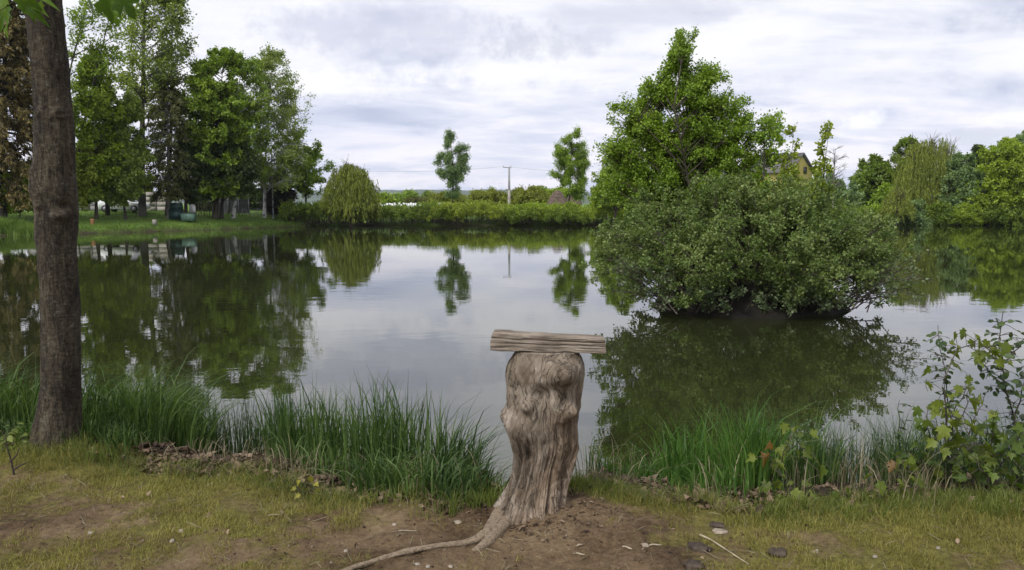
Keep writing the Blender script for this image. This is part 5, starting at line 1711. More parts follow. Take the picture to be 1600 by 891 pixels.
b = t.add('ShaderNodeBump', in_Strength=0.8, in_Height=t.math('ADD', g1, t.math('MULTIPLY', g2, 0.5)))
b.inputs['Distance'].default_value = 0.006
t.set(bs, 'Normal', b.outputs[0])
t.add('ShaderNodeOutputMaterial', in_Surface=bs.outputs[0])
BD = SD_ - 0.115
pl, pr = P(766, 535, BD), P(947.5, 542.5, BD)
Lb = np.linalg.norm(pr - pl)
nxs, nps = 90, 40
# cross section: a sawn slab with splits on its face, slightly domed top
sec = []
hb, db = 0.087, 0.125
outl = [(-1, -1), (1, -1), (1, 0.55), (0.62, 1), (-0.9, 1), (-1, 0.85)]
for i in range(len(outl)):
    p0, p1 = np.array(outl[i]), np.array(outl[(i + 1) % len(outl)])
    k = 14 if i in (0, 3) else (22 if i == 5 else 8)
    for f_ in np.linspace(0, 1, k, endpoint=False):
        sec.append(p0 * (1 - f_) + p1 * f_)
for f_ in ():
    pass
sec = np.array(sec)
# the long front face runs from (-1,.85) down to (-1,-1): sample it finely
nf = 26
front_ = np.stack([np.full(nf, -1.0), np.linspace(0.85, -1, nf, endpoint=False)], -1)
rest = [np.array([-1, -1.0]) * (1 - f_) + np.array([1, -1.0]) * f_ for f_ in np.linspace(0, 1, 12, endpoint=False)]
rest += [np.array([1, -1.0]) * (1 - f_) + np.array([1, 0.55]) * f_ for f_ in np.linspace(0, 1, 10, endpoint=False)]
rest += [np.array([1, 0.55]) * (1 - f_) + np.array([0.62, 1]) * f_ for f_ in np.linspace(0, 1, 5, endpoint=False)]
rest += [np.array([0.62, 1]) * (1 - f_) + np.array([-0.9, 1]) * f_ for f_ in np.linspace(0, 1, 14, endpoint=False)]
rest += [np.array([-0.9, 1]) * (1 - f_) + np.array([-1, 0.85]) * f_ for f_ in np.linspace(0, 1, 4, endpoint=False)]
sec = np.concatenate([front_, np.array(rest)])
ns_ = len(sec)
u = np.linspace(0, 1, nxs)
U, K = np.meshgrid(u, np.arange(ns_), indexing='ij')
sy, sz = sec[:, 0][None] * np.ones_like(U), sec[:, 1][None] * np.ones_like(U)
xL = U * Lb - 0.006 * (sz > 0.2) * 0
# slanted ends: the left end leans in at the top, the right end is nearly square
xL = xL + (1 - U) ** 8 * (0.010 * np.maximum(sz - 0.2, 0) * 1.2 + 0.006 * (sy + 1)) + U ** 8 * (-0.006 * sz)
hh_ = hb / 2 * (1 + 0.05 * np.sin(U * 5 + 1) - 0.10 * U + 0.03 * np.sin(U * 17))
nn = 0.0022 * fbm(np.stack([U * 9, sz * 6, sy * 6], -1), 3, 81)
splits = 0
for zz_, wd_, dp, ph in ((0.38, 0.085, 0.014, 0.0), (-0.12, 0.07, 0.009, 2.0), (-0.55, 0.06, 0.007, 4.0), (0.12, 0.04, 0.005, 5.0)):
    zl_ = zz_ + 0.10 * (U - 0.5) + 0.05 * vnoise(np.stack([U * 4 + ph, U * 0, U * 0], -1), 83)
    splits = splits + dp * np.exp(-((sz - zl_) / wd_) ** 2) * (0.55 + 0.45 * vnoise(np.stack([U * 6 + ph * 3, U * 0, U * 0], -1), 84)) * (sy < -0.97)
Yb = sy * db / 2 + splits + nn
Zb = sz * hh_ + nn * 0.8
V = np.stack([xL, Yb, Zb], -1).reshape(-1, 3)
kk_ = (np.arange(nxs - 1)[:, None] * ns_ + np.arange(ns_)[None]).ravel()
kn_ = (np.arange(nxs - 1)[:, None] * ns_ + (np.arange(ns_)[None] + 1) % ns_).ravel()
mb = MB().add(V, np.stack([kk_, kk_ + ns_, kn_ + ns_, kn_], -1))
mb.Fc.append(np.array([list(range(ns_))]))
mb.Fc.append(np.array([list(range((nxs - 1) * ns_, nxs * ns_))[::-1]]))
beam = mb.build('wooden_beam', pm_, loc=(pl[0], BD + 0.085, pl[2]))
beam.rotation_euler = (0, math.atan2(pl[2] - pr[2], Lb), 0)
tag(beam, 'weathered split wooden beam lying across the top of the tree stump', 'beam')

# ------------------------------------------------------------------ the maple in the foreground
MD = 4.75
mrows = [(735, 22, 140), (718, 34, 130), (708, 41, 127), (695, 46, 125), (680, 51, 125), (660, 56, 125), (640, 60, 125.5), (600, 64, 126), (560, 66, 126), (480, 65, 124), (420, 61, 120), (380, 58, 118), (345, 57, 119),
         (335, 57, 121), (320, 55, 118.5), (305, 50, 118), (290, 48, 117), (275, 51, 116), (255, 54, 115.5), (220, 55.5, 115.5), (180, 55, 114), (140, 52, 110), (100, 49, 106), (60, 45, 101), (0, 40, 96), (-60, 34, 91), (-130, 26, 86)]


def maple_disp(A, Z, C, Rr):
    px, py = to_px(C + Rr * np.cos(A), MD, Z)
    front = np.clip(-np.sin(A), 0, 1) ** 0.5
    d = -0.007 + 0.006 * fbm(np.stack([np.cos(A) * 2, np.sin(A) * 2, Z * 4], -1), 3, 91)
    for (bx, by, s_, amp) in ((105, 180, 9, 0.032), (105, 180, 4, -0.03), (72, 181, 6, 0.022), (72, 181, 2.5, -0.02), (63, 268, 6, 0.022), (63, 268, 2.5, -0.018), (84, 300, 8, 0.014), (75, 321, 7, 0.022), (75, 319, 2.5, -0.02), (108, 337, 9, 0.034), (111, 322, 6, -0.026),
                              (90, 632, 4, -0.012), (96, 265, 9, 0.008), (60, 370, 9, 0.008), (112, 480, 9, 0.007)):
        d = d + amp * np.exp(-(((px - bx) / s_) ** 2 + ((py - by) / (s_ * 0.9)) ** 2)) * front
    d = d + 0.0035 * np.exp(-((py - 492) / 3) ** 2) * sstep(80, 100, px) - 0.002 * np.exp(-((py - 440) / 2) ** 2)
    fine_ = fbm(np.stack([A * 9, Z * 9, A * 0], -1), 3, 92)
    d = d + 0.0022 * fine_ * (1 + 1.5 * sstep(660, 700, py))
    d = d + 0.050 * sstep(672, 738, py) ** 1.5 * np.clip(np.cos(A * 3 + 0.9) + 0.25 * np.cos(A * 5 + 2), 0, 2)
    d = d + 0.03 * sstep(680, 735, py) * vnoise(np.stack([A * 1.3, A * 0, A * 0], -1), 93)
    return d


bm_, t = new_mat('maple_bark')
tcn = t.add('ShaderNodeTexCoord')
ob = tcn.outputs['Object']
b1_ = t.noise(t.mapping(ob, scale=(1, 1, 0.35)), 9, 6, 0.65, 0.3)
b2_ = t.noise(t.mapping(ob, scale=(1, 1, 2.2)), 30, 5, 0.65, 0.2)
b3_ = t.noise(ob, 130, 4, 0.7)
v = t.math('ADD', t.math('MULTIPLY', b1_, 0.5), t.math('ADD', t.math('MULTIPLY', b2_, 0.32), t.math('MULTIPLY', b3_, 0.22)))
c = t.ramp(v, [(0.39, (0.011, 0.008, 0.005)), (0.49, (0.036, 0.027, 0.017)), (0.59, (0.082, 0.066, 0.042)), (0.70, (0.17, 0.148, 0.105))])
zz_ = t.add('ShaderNodeSeparateXYZ', in_0=ob)
fiss = t.ramp(t.noise(t.mapping(ob, scale=(1, 1, 0.16)), 30, 4, 0.6, 0.7), [(0.45, (1, 1, 1)), (0.485, (0.2, 0.2, 0.2)), (0.52, (1, 1, 1))])
c = t.mix(0.7, c, t.mix(1.0, c, fiss, 'MULTIPLY'))
lich = t.ramp(t.noise(ob, 16, 5, 0.7, 0.5), [(0.60, (0, 0, 0)), (0.68, (1, 1, 1))])
c = t.mix(t.math('MULTIPLY', lich, 0.45), c, (0.17, 0.165, 0.13))
moss = t.ramp(t.math('ADD', t.math('MULTIPLY', zz_.outputs[2], -1.3), t.noise(ob, 11, 5, 0.65)), [(0.30, (0, 0, 0)), (0.62, (1, 1, 1))])
c = t.mix(t.math('MULTIPLY', moss, 0.55), c, (0.075, 0.068, 0.018))
bs = t.add('ShaderNodeBsdfPrincipled', in_Base_Color=c, in_Roughness=0.85)
bs.inputs['Specular IOR Level'].default_value = 0.25
b = t.add('ShaderNodeBump', in_Strength=1.0, in_Height=t.math('ADD', t.math('ADD', b1_, t.math('MULTIPLY', fiss, 0.35)), t.math('ADD', t.math('MULTIPLY', b2_, 0.7), t.math('MULTIPLY', b3_, 0.5))))
b.inputs['Distance'].default_value = 0.012
t.set(bs, 'Normal', b.outputs[0])
t.add('ShaderNodeOutputMaterial', in_Surface=bs.outputs[0])

mo = np.array([at_px(84, MD), MD, 0.0])
maple = empty('maple_tree', mo, 'big maple with a knotty brown trunk at the left edge of the near bank', 'tree')
mb = lathe_sculpt(mrows, MD, 420, 150, maple_disp)
ztop = P(56, -130, MD)
rm = np.random.default_rng(400)
mtop = np.array([ztop[0], MD, ztop[2] - 0.02])
lead = np.array([mtop, mtop + [-0.1, 0.1, 1.2], mtop + [0.05, 0.2, 2.6], mtop + [0.1, 0.1, 4.2]])
mb.tubes(trunk_line(lead, 12, rm), np.linspace(0.122, 0.03, 12)[None], 16)
nl = 26
zs_ = rm.uniform(0, 3.4, nl)
st = np.stack([np.interp(zs_, [0, 1.2, 2.6, 4.2], lead[:, 0]), np.interp(zs_, [0, 1.2, 2.6, 4.2], lead[:, 1]), mtop[2] + zs_], -1)
az = np.arange(nl) * 2.4 + rm.uniform(-.4, .4, nl)
ln_ = (2.7 - 0.35 * zs_) * rm.uniform(0.75, 1.1, nl)
en = st + np.stack([np.cos(az) * ln_, np.sin(az) * ln_, 0.35 * ln_ + 0.5], -1)
L1 = curves(st, en, 0.12, 0.05, 8, rm)
mb.tubes(L1, (0.034 * ln_ / 2.7)[:, None] * np.linspace(1, 0.2, 8)[None], 8)
L2 = branch(L1, 6, rm, 0.3, 1.0, 0.4, 0.7, 0.1, 0.05, 5)
mb.tubes(L2, np.full((len(L2), 1), 0.009) * np.linspace(1, 0.3, 5)[None], 5)
L3 = branch(L2, 4, rm, 0.2, 1, 0.5, 0.8, -0.05, 0, 4)
keep3 = L3[:, :, 2].min(1) > 2.0 + 0.30 * L3[:, -1, 1]
L3 = L3[keep3]
mb.tubes(L3, np.full((len(L3), 1), 0.004) * np.linspace(1, 0.4, 4)[None], 4)
origin_shift(mb, mo)
mb.build('trunk', bm_, maple, smooth=True)
MAPLE_L = leaf_mat('maple_leaf', (0.035, 0.075, 0.009), (0.075, 0.14, 0.012), (0.14, 0.215, 0.022), 0.4, rough=0.45, patch=1.2)
idx = np.repeat(np.arange(len(L3)), 7)
p, T = along(L3, idx, rm.uniform(0.2, 1, len(idx)))
p = p + rm.normal(size=p.shape) * 0.05
X, Y, Z = orient(rm, len(p), T, 0.4, 0.35, 0.6)
s_ = rm.uniform(0.07, 0.14, len(p))
ok = p[:, 2] - s_ > 1.85 + 0.29 * p[:, 1]
mb = MB()
stamp_maple(mb, p[ok] - mo, X[ok], Y[ok], Z[ok], s_[ok], rm)
# the sprays that hang into the picture
hang_t, hang_l = [], []
for (bx, by, bd, ex, ey, ed, leaves) in (
        (-60, -90, 4.2, 30, 20, 3.9, [(8, 18, 0.13, -0.3), (28, 6, 0.12, 0.6), (40, 22, 0.12, 1.0), (14, 40, 0.10, -0.8), (50, 2, 0.12, 1.3), (-6, 30, 0.13, -1.3), (52, 20, 0.07, 1.9), (2, -4, 0.13, 0.1)]),
        (60, -140, 4.4, 170, 5, 3.8, [(140, -2, 0.11, -0.6), (165, 2, 0.13, 0.1), (184, 0, 0.12, 0.7), (172, 22, 0.08, 0.3), (150, -14, 0.12, -1.2), (196, -8, 0.11, 1.2)])):
    a_, b_ = P(bx, by, bd), P(ex, ey - 22, ed)
    ln1 = curves(a_[None], b_[None], 0.08, 0.03, 8, rm)
    hang_t.append(ln1)
    for (lx_, ly_, ls, tilt) in leaves:
        q_ = P(lx_, ly_ - 8, ed + rm.uniform(-0.15, 0.15))
        hang_l.append((q_, ls, tilt))
        j = np.argmin(np.linalg.norm(ln1[0] - q_, axis=1))
        hang_t.append(curves(ln1[0, j][None], q_[None], 0.05, 0.02, 8, rm))
pp_ = np.array([h_[0] for h_ in hang_l])
tl_ = np.array([h_[2] for h_ in hang_l])
Yh = unit(np.stack([np.sin(tl_), rm.uniform(-0.35, 0.35, len(tl_)), -np.abs(np.cos(tl_)) * 0.9], -1))
Zh = unit(np.stack([rm.uniform(-0.4, 0.4, len(tl_)), np.full(len(tl_), -0.8), np.full(len(tl_), 0.7)], -1))
Xh = unit(np.cross(Yh, Zh))
Zh = np.cross(Xh, Yh)
stamp_maple(mb, pp_ - mo, Xh, Yh, Zh, np.array([h_[1] for h_ in hang_l]), rm)
mb.build('crown', MAPLE_L, maple)
MB().tubes(np.concatenate(hang_t) - mo, np.full((len(hang_t), 1), 0.0035) * np.linspace(1, 0.5, 8)[None], 5).build('hanging_twigs', TWIG_GREEN, maple)

# ------------------------------------------------------------------ saplings on the near bank
SAP_L = leaf_mat('sapling_lime', (0.05, 0.075, 0.010), (0.11, 0.145, 0.018), (0.20, 0.24, 0.04), 0.45, rough=0.5, patch=4)
SAP_M = leaf_mat('sapling_mid', (0.030, 0.055, 0.010), (0.07, 0.11, 0.016), (0.14, 0.185, 0.03), 0.42, rough=0.5, patch=4)
SAP_R = leaf_mat('sapling_rust', (0.09, 0.042, 0.012), (0.14, 0.075, 0.017), (0.19, 0.13, 0.028), 0.4, rough=0.5, patch=4)
SAP_Y = leaf_mat('sapling_yellow', (0.16, 0.15, 0.015), (0.26, 0.24, 0.03), (0.36, 0.34, 0.06), 0.4, rough=0.5, patch=4)
SAP_D = leaf_mat('shrub_dark_leaf', (0.018, 0.034, 0.010), (0.036, 0.062, 0.016), (0.085, 0.125, 0.03), 0.35, rough=0.5, patch=4)


def sapling(name, label, stems, leaves, D, mat, seed, stem_r=0.004, cat='sapling', rust=(), small=None, tmpl=None, group=None, stem_mat=None):
    """stems: pixel polylines; leaves: (px, py, size, tilt) hung on the nearest stem; small: (count, from, to, size, spread) leaves along stem 0.. """
    r = np.random.default_rng(seed)
    root_px = stems[0][0]
    x0 = at_px(root_px[0], D)
    o = np.array([x0, D, tz(x0, D)])
    Ls, Rs = [], []
    for si, s in enumerate(stems):
        pts = np.array([P(a_, b_, D + (0.10 * math.sin(i * 1.7 + si * 2) if i else 0)) for i, (a_, b_) in enumerate(s)])
        if si == 0:
            pts[0] = o - [0, 0, 0.03]
        ti_ = np.linspace(0, 1, 16)
        ln = np.stack([np.interp(ti_, np.linspace(0, 1, len(pts)), pts[:, k]) for k in range(3)], -1)
        ln[:, 0] += 0.006 * np.sin(ti_ * 20 + si)
        Ls.append(ln)
        Rs.append(stem_r * (1.0 if si == 0 else 0.65) * np.linspace(1.2, 0.35, 16))
    Ls = np.array(Ls)
    base_t, pos_, siz, tilt = [], [], [], []
    flat_ = Ls.reshape(-1, 3)
    for lv in leaves:
        q_ = P(lv[0], lv[1], D + r.uniform(-0.12, 0.12))
        j = np.argmin(np.linalg.norm(flat_ - q_, axis=1))
        base_t.append(np.stack([flat_[j], q_]))
        pos_.append(q_)
        siz.append(lv[2] * r.uniform(0.65, 1.0))
        tilt.append(lv[3] if len(lv) > 3 else r.uniform(-1.6, 1.6))
    if small:
        for (si, cnt, t0_, t1_, sz_, sp_) in small:
            for k in range(cnt):
                j = int((t0_ + (t1_ - t0_) * (k + r.uniform(0, 1)) / cnt) * 15)
                a0 = Ls[si][j]
                q_ = a0 + np.array([r.normal() * sp_, r.normal() * sp_, r.normal() * sp_ * 0.6])
                base_t.append(np.stack([a0, q_]))
                pos_.append(q_)
                siz.append(sz_ * r.uniform(0.6, 1.25))
                tilt.append(r.uniform(-2.2, 2.2))
    base_t, pos_, siz, tilt = np.array(base_t), np.array(pos_), np.array(siz), np.array(tilt)
    root = empty(name, o, label, cat, group)
    m1 = MB().tubes(Ls - o, np.array(Rs), 6)
    cv = curves(base_t[:, 0], base_t[:, 1], 0.12, 0.03, 6, r)
    m1.tubes(cv - o, np.full((len(cv), 1), max(0.0011, stem_r * 0.28)), 4)
    m1.build('stem', stem_mat or TWIG, root, smooth=True)
    n_ = len(pos_)
    Y = unit(np.stack([np.sin(tilt), r.uniform(-0.9, 0.5, n_), -np.cos(tilt) * 0.55 - 0.1 + r.normal(size=n_) * 0.2], -1))
    Z = unit(np.stack([r.normal(size=n_) * 0.5, -0.35 + r.normal(size=n_) * 0.45, np.full(n_, 0.8)], -1))
    X = unit(np.cross(Y, Z))
    Z = np.cross(X, Y)
    rs = np.zeros(n_, bool)
    rs[list(rust)] = True
    for nm, mt_, sel in (('leaves', mat, ~rs), ('young_leaves', SAP_R, rs)):
        if sel.any():
            m2 = MB()
            if tmpl is None:
                stamp_maple(m2, pos_[sel] - o, X[sel], Y[sel], Z[sel], siz[sel], r)
            else:
                stamp(m2, tmpl[0], tmpl[1], pos_[sel] - o, X[sel], Y[sel], Z[sel], siz[sel])
            m2.build(nm, mt_, root)
    return root


sapling('leafy_sapling', 'slim dark sapling thick with small leaves, left of the tall maple sapling',
        [[(1500, 785), (1492, 720), (1484, 640), (1474, 570), (1464, 508)], [(1486, 650), (1510, 610), (1516, 590)], [(1492, 720), (1530, 640), (1548, 600)]],
        [], 4.35, SAP_D, 501, 0.0045, small=[(0, 110, 0.3, 1.0, 0.038, 0.035), (1, 14, 0.3, 1.0, 0.03, 0.02), (2, 12, 0.4, 1, 0.03, 0.02)], tmpl=LEAF6)
sapling('leafy_sapling', 'tall dark stemmed sapling with scattered small leaves at the right edge of the picture',
        [[(1612, 760), (1590, 680), (1575, 620), (1562, 560), (1566, 486)], [(1575, 620), (1545, 580), (1530, 560)], [(1584, 660), (1600, 600), (1612, 560)], [(1566, 570), (1590, 545), (1606, 520)]],
        [], 4.30, SAP_D, 502, 0.006, small=[(0, 100, 0.25, 1.0, 0.046, 0.045), (1, 20, 0.2, 1.0, 0.04, 0.03), (2, 20, 0.3, 1.0, 0.04, 0.03), (3, 22, 0.2, 1, 0.04, 0.03)], tmpl=LEAF6)
sapling('maple_sapling', 'tall young maple with large lime leaves arching over the right bank',
        [[(1490, 785), (1484, 720), (1478, 660), (1474, 600), (1495, 545), (1530, 535), (1548, 550)], [(1480, 680), (1510, 640), (1512, 606)], [(1484, 720), (1530, 690), (1560, 720)], [(1482, 700), (1458, 650)]],
        [(1490, 520, 0.075, 0.4), (1508, 515, 0.08, -0.4), (1524, 522, 0.085, 0.8), (1536, 532, 0.075, 0.5), (1520, 532, 0.07, -0.2), (1548, 548, 0.07, 1.0), (1572, 566, 0.08, 1.2), (1500, 603, 0.07, -0.5),
         (1514, 625, 0.08, 0.6), (1500, 655, 0.075, -0.7), (1465, 642, 0.09, -1.3), (1480, 668, 0.09, -0.6), (1494, 680, 0.10, 0.3), (1460, 688, 0.08, -1.0), (1476, 700, 0.08, -0.4), (1536, 686, 0.09, 0.9), (1545, 700, 0.085, 0.4),
         (1552, 708, 0.07, 0.9), (1500, 728, 0.08, 0.0), (1512, 735, 0.08, 0.9), (1530, 730, 0.07, 1.2), (1562, 722, 0.08, 1.4), (1545, 760, 0.09, 1.1), (1470, 735, 0.07, -0.7), (1580, 715, 0.07, 1.5), (1498, 755, 0.08, 0.2)],
        4.15, SAP_L, 503, 0.005, small=[(0, 34, 0.1, 1.0, 0.065, 0.07), (1, 12, 0.1, 1, 0.06, 0.05), (2, 14, 0.2, 1, 0.065, 0.06), (3, 10, 0.2, 1, 0.065, 0.06)])
sapling('maple_seedling', 'knee high maple seedling with rust red new leaves at its top',
        [[(1244, 792), (1228, 755), (1222, 715), (1240, 695), (1270, 705)], [(1228, 750), (1205, 730), (1203, 700)], [(1222, 715), (1236, 680), (1240, 660)]],
        [(1204, 692, 0.09, -0.2), (1212, 702, 0.085, 0.5), (1203, 712, 0.08, -0.5), (1228, 697, 0.075, -0.4), (1243, 704, 0.07, 0.6), (1258, 704, 0.07, 0.2), (1272, 716, 0.075, 0.9), (1282, 728, 0.09, 0.1), (1227, 662, 0.07, 0.0),
         (1246, 668, 0.075, -0.9), (1266, 676, 0.07, 0.7), (1205, 760, 0.09, -1.3), (1220, 752, 0.10, -0.4), (1224, 774, 0.10, -0.2), (1240, 766, 0.10, 0.6), (1258, 782, 0.09, 0.6), (1246, 786, 0.09, -0.3), (1266, 770, 0.07, 1.1)],
        4.05, SAP_L, 504, 0.004, rust=(0, 2), small=[(0, 12, 0.1, 1.0, 0.05, 0.05), (1, 6, 0.2, 1, 0.05, 0.04)])
sapling('maple_seedling', 'low lime maple seedling with one brown leaf near the tall young maple',
        [[(1402, 792), (1398, 765), (1404, 735), (1412, 720)], [(1398, 765), (1372, 745)], [(1398, 770), (1428, 758)]],
        [(1398, 722, 0.075, -0.5), (1416, 722, 0.08, 0.6), (1362, 742, 0.08, -1.0), (1376, 752, 0.09, -0.4), (1380, 770, 0.10, -0.5), (1404, 758, 0.10, 0.2), (1420, 745, 0.08, 0.9), (1432, 752, 0.08, 1.2), (1396, 778, 0.10, 0.2), (1375, 785, 0.07, -0.9), (1418, 778, 0.08, 0.9)],
        4.00, SAP_L, 505, 0.0035, rust=(0,), small=[(0, 9, 0.2, 1.0, 0.05, 0.05)])
sapling('maple_sapling', 'bushy young maple with mid green leaves at the far right corner of the bank',
        [[(1560, 792), (1556, 740), (1548, 690), (1556, 640)], [(1556, 740), (1584, 700), (1600, 670)], [(1558, 760), (1530, 730), (1516, 700)]],
        [], 4.10, SAP_M, 511, 0.0045, small=[(0, 30, 0.15, 1.0, 0.07, 0.07), (1, 20, 0.15, 1, 0.065, 0.06), (2, 18, 0.2, 1, 0.065, 0.06)])
sapling('maple_sapling', 'thin young maple with mid green leaves in the reeds, left of the tall lime maple',
        [[(1446, 790), (1442, 735), (1452, 690), (1448, 640)], [(1442, 735), (1420, 700)], [(1444, 750), (1470, 715)]],
        [], 4.25, SAP_M, 512, 0.004, small=[(0, 24, 0.2, 1.0, 0.06, 0.06), (1, 9, 0.3, 1, 0.055, 0.05), (2, 10, 0.3, 1, 0.06, 0.05)])
sapling('maple_seedling', 'pale seedling low in the grass left of the low lime seedling',
        [[(1330, 795), (1328, 775), (1334, 760)], [(1328, 775), (1308, 768)]],
        [(1308, 768, 0.07, -0.8), (1326, 764, 0.075, 0.0), (1345, 772, 0.08, 1.0), (1340, 758, 0.07, 0.5), (1318, 782, 0.07, -0.6), (1355, 784, 0.07, 1.2)], 4.00, SAP_L, 506, 0.003)
sapling('bramble_seedling', 'small yellow leaved seedling at the grass edge, before the left sedge tuft',
        [[(476, 785), (474, 765), (482, 748)], [(474, 770), (462, 760)], [(475, 772), (492, 760)]],
        [(470, 752, 0.045, -0.8), (482, 746, 0.05, 0.2), (492, 756, 0.05, 0.8), (462, 762, 0.045, -1.0), (478, 764, 0.05, 0.0), (494, 766, 0.045, 1.0), (468, 772, 0.045, -0.7), (486, 774, 0.045, 0.7)], 4.08, SAP_Y, 507, 0.0025)
sapling('nettle_clump', 'fresh green weed growing at the left foot of the big maple',
        [[(20, 712), (18, 690), (22, 662)], [(16, 714), (6, 690), (4, 672)], [(24, 712), (36, 694), (38, 676)]],
        [], 4.70, SAP_L, 508, 0.003, small=[(0, 22, 0.1, 1.0, 0.045, 0.025), (1, 18, 0.1, 1, 0.045, 0.025), (2, 18, 0.1, 1, 0.045, 0.025)], tmpl=LEAF6, cat='weed')
sapling('leafy_sapling', 'thin single shoot with a few leaves standing in the reeds right of the island reflection',
        [[(1408, 780), (1406, 720), (1405, 660), (1404, 625)]], [], 4.50, SAP_D, 509, 0.0035, small=[(0, 12, 0.4, 1.0, 0.045, 0.025)], tmpl=LEAF6)
DEADW = plain_mat('dead_twig', (0.018, 0.014, 0.011), (0.05, 0.04, 0.03), 12, 0.9, bump=0)
sh = MB()
so_ = ground_pt(22, 742)
lnz = [np.array([P(a_, b_, so_[1]) for a_, b_ in s_]) for s_ in ([(22, 742), (18, 722), (12, 702), (8, 680)], [(16, 722), (26, 712), (30, 700)], [(20, 735), (34, 726), (46, 722)])]
for l_ in lnz:
    sh.tubes(trunk_line(l_, 8, np.random.default_rng(1)) - so_, np.linspace(0.006, 0.002, 8)[None], 5)
tag(sh.build('dead_shoot', DEADW, loc=tuple(so_)), 'dark dead shoot sticking out of the grass at the far left of the near bank', 'twig')
for nm, lab, pxs, rad_, m_ in (('dry_stalk', 'pale dry stalk leaning across the foot of the big maple', [(-10, 728, 4.75), (40, 706, 4.74), (80, 692, 4.72), (112, 678, 4.76)], 0.003, STRAW),
                               ('dry_stalk', 'long bare stalk slanting down to the right below the tall young maple', [(1500, 655, 4.4), (1530, 705, 4.35), (1565, 745, 4.3), (1604, 800, 4.15)], 0.003, STRAW),
                               ('dry_stalk', 'thin bare stalk crossing the reeds at the right edge', [(1525, 655, 4.5), (1550, 690, 4.45), (1580, 715, 4.4), (1606, 745, 4.3)], 0.0025, STRAW)):
    pts = np.array([P(*p_) for p_ in pxs])
    o_ = MB().tubes(trunk_line(pts, 14, np.random.default_rng(2)) - pts[0], np.linspace(rad_, rad_ * 0.5, 14)[None], 6).build(nm, m_, loc=tuple(pts[0]))
    tag(o_, lab, 'stalk')
sp_ = np.array([ground_pt(*p_, 0.006) for p_ in ((1094, 836), (1110, 843), (1130, 856), (1148, 868), (1170, 882))])
o_ = MB().tubes(trunk_line(sp_, 16, np.random.default_rng(4)) - sp_[0], np.linspace(0.0055, 0.0025, 16)[None], 6).build('fallen_stick', plain_mat('stick_pale', (0.20, 0.16, 0.10), (0.38, 0.32, 0.22), 20, 0.8, bump=0), loc=tuple(sp_[0]))
tag(o_, 'long pale stick lying on the bare earth right of the stump', 'stick')

# crumbs of earth
CRUMB = leaf_mat('earth_crumb', (0.022, 0.015, 0.010), (0.075, 0.053, 0.033), (0.19, 0.15, 0.10), 0.0, rough=0.95, spec=0.1, patch=4)
rc = np.random.default_rng(590)
nc = 4500
cy_ = rc.uniform(3.2, 4.7, nc)
cxx = at_px(rc.uniform(-20, 1620, nc), cy_)
nb = 900
ab = rc.uniform(0, 2 * np.pi, nb)
rb_ = rc.normal(0.24, 0.09, nb)
cxx = np.concatenate([cxx, 0.15 + rb_ * np.cos(ab)])
cy_ = np.concatenate([cy_, SD_ - 0.02 + rb_ * np.sin(ab)])
gk = (rc.uniform(0, 1, nc + nb) > grassiness(cxx, cy_) * 1.1) & (cy_ < crest(cxx) + 0.05)
cxx, cy_ = cxx[gk], cy_[gk]
s_c = 0.0022 + 0.008 * rc.uniform(0, 1, len(cxx)) ** 4
pc = np.stack([cxx, cy_, terrain(cxx, cy_) + s_c * 0.25], -1)
OCT = ([(1, 0, 0), (0, 1, 0.2), (-1, 0.2, 0), (0.1, -1, 0), (0.2, 0, 0.75), (0, 0.1, -0.7)], [np.array([[0, 1, 4], [1, 2, 4], [2, 3, 4], [3, 0, 4], [1, 0, 5], [2, 1, 5], [3, 2, 5], [0, 3, 5]])])
Xc, Yc, Zc = orient(rc, len(pc), flat=0.5)
mb = MB()
stamp(mb, OCT[0], OCT[1], pc, Xc * rc.uniform(0.6, 1.4, (len(pc), 1)), Yc, Zc, s_c)
stuff(mb, 'earth_crumbs', CRUMB)
# small dry leaves caught against the stump and strewn over the earth
nl_ = 420
al = rc.uniform(0, 2 * np.pi, nl_)
rl = np.abs(rc.normal(0.25, 0.10, nl_))
lx_ = np.concatenate([0.15 + rl[:260] * np.cos(al[:260]), at_px(rc.uniform(0, 1600, 160), 3.8)])
ly_ = np.concatenate([SD_ - 0.03 + rl[:260] * np.sin(al[:260]), rc.uniform(3.3, 4.4, 160)])
pl_ = np.stack([lx_, ly_, terrain(lx_, ly_) + 0.006], -1)
Xc, Yc, Zc = orient(rc, nl_, flat=0.8)
mb = MB()
stamp(mb, LEAF6[0], LEAF6[1], pl_, Xc, Yc, Zc, rc.uniform(0.012, 0.035, nl_))
stuff(mb, 'dry_leaves', LITTER)

# stones and chips on the ground
ST_D = plain_mat('stone_dark', (0.022, 0.015, 0.010), (0.085, 0.062, 0.043), 14, 0.85, bump=0.6)
ST_L = plain_mat('stone_pale', (0.14, 0.115, 0.085), (0.34, 0.30, 0.24), 30, 0.8, bump=0.3)
ST_B = plain_mat('stone_beige', (0.17, 0.135, 0.10), (0.34, 0.28, 0.21), 25, 0.85, bump=0.4)


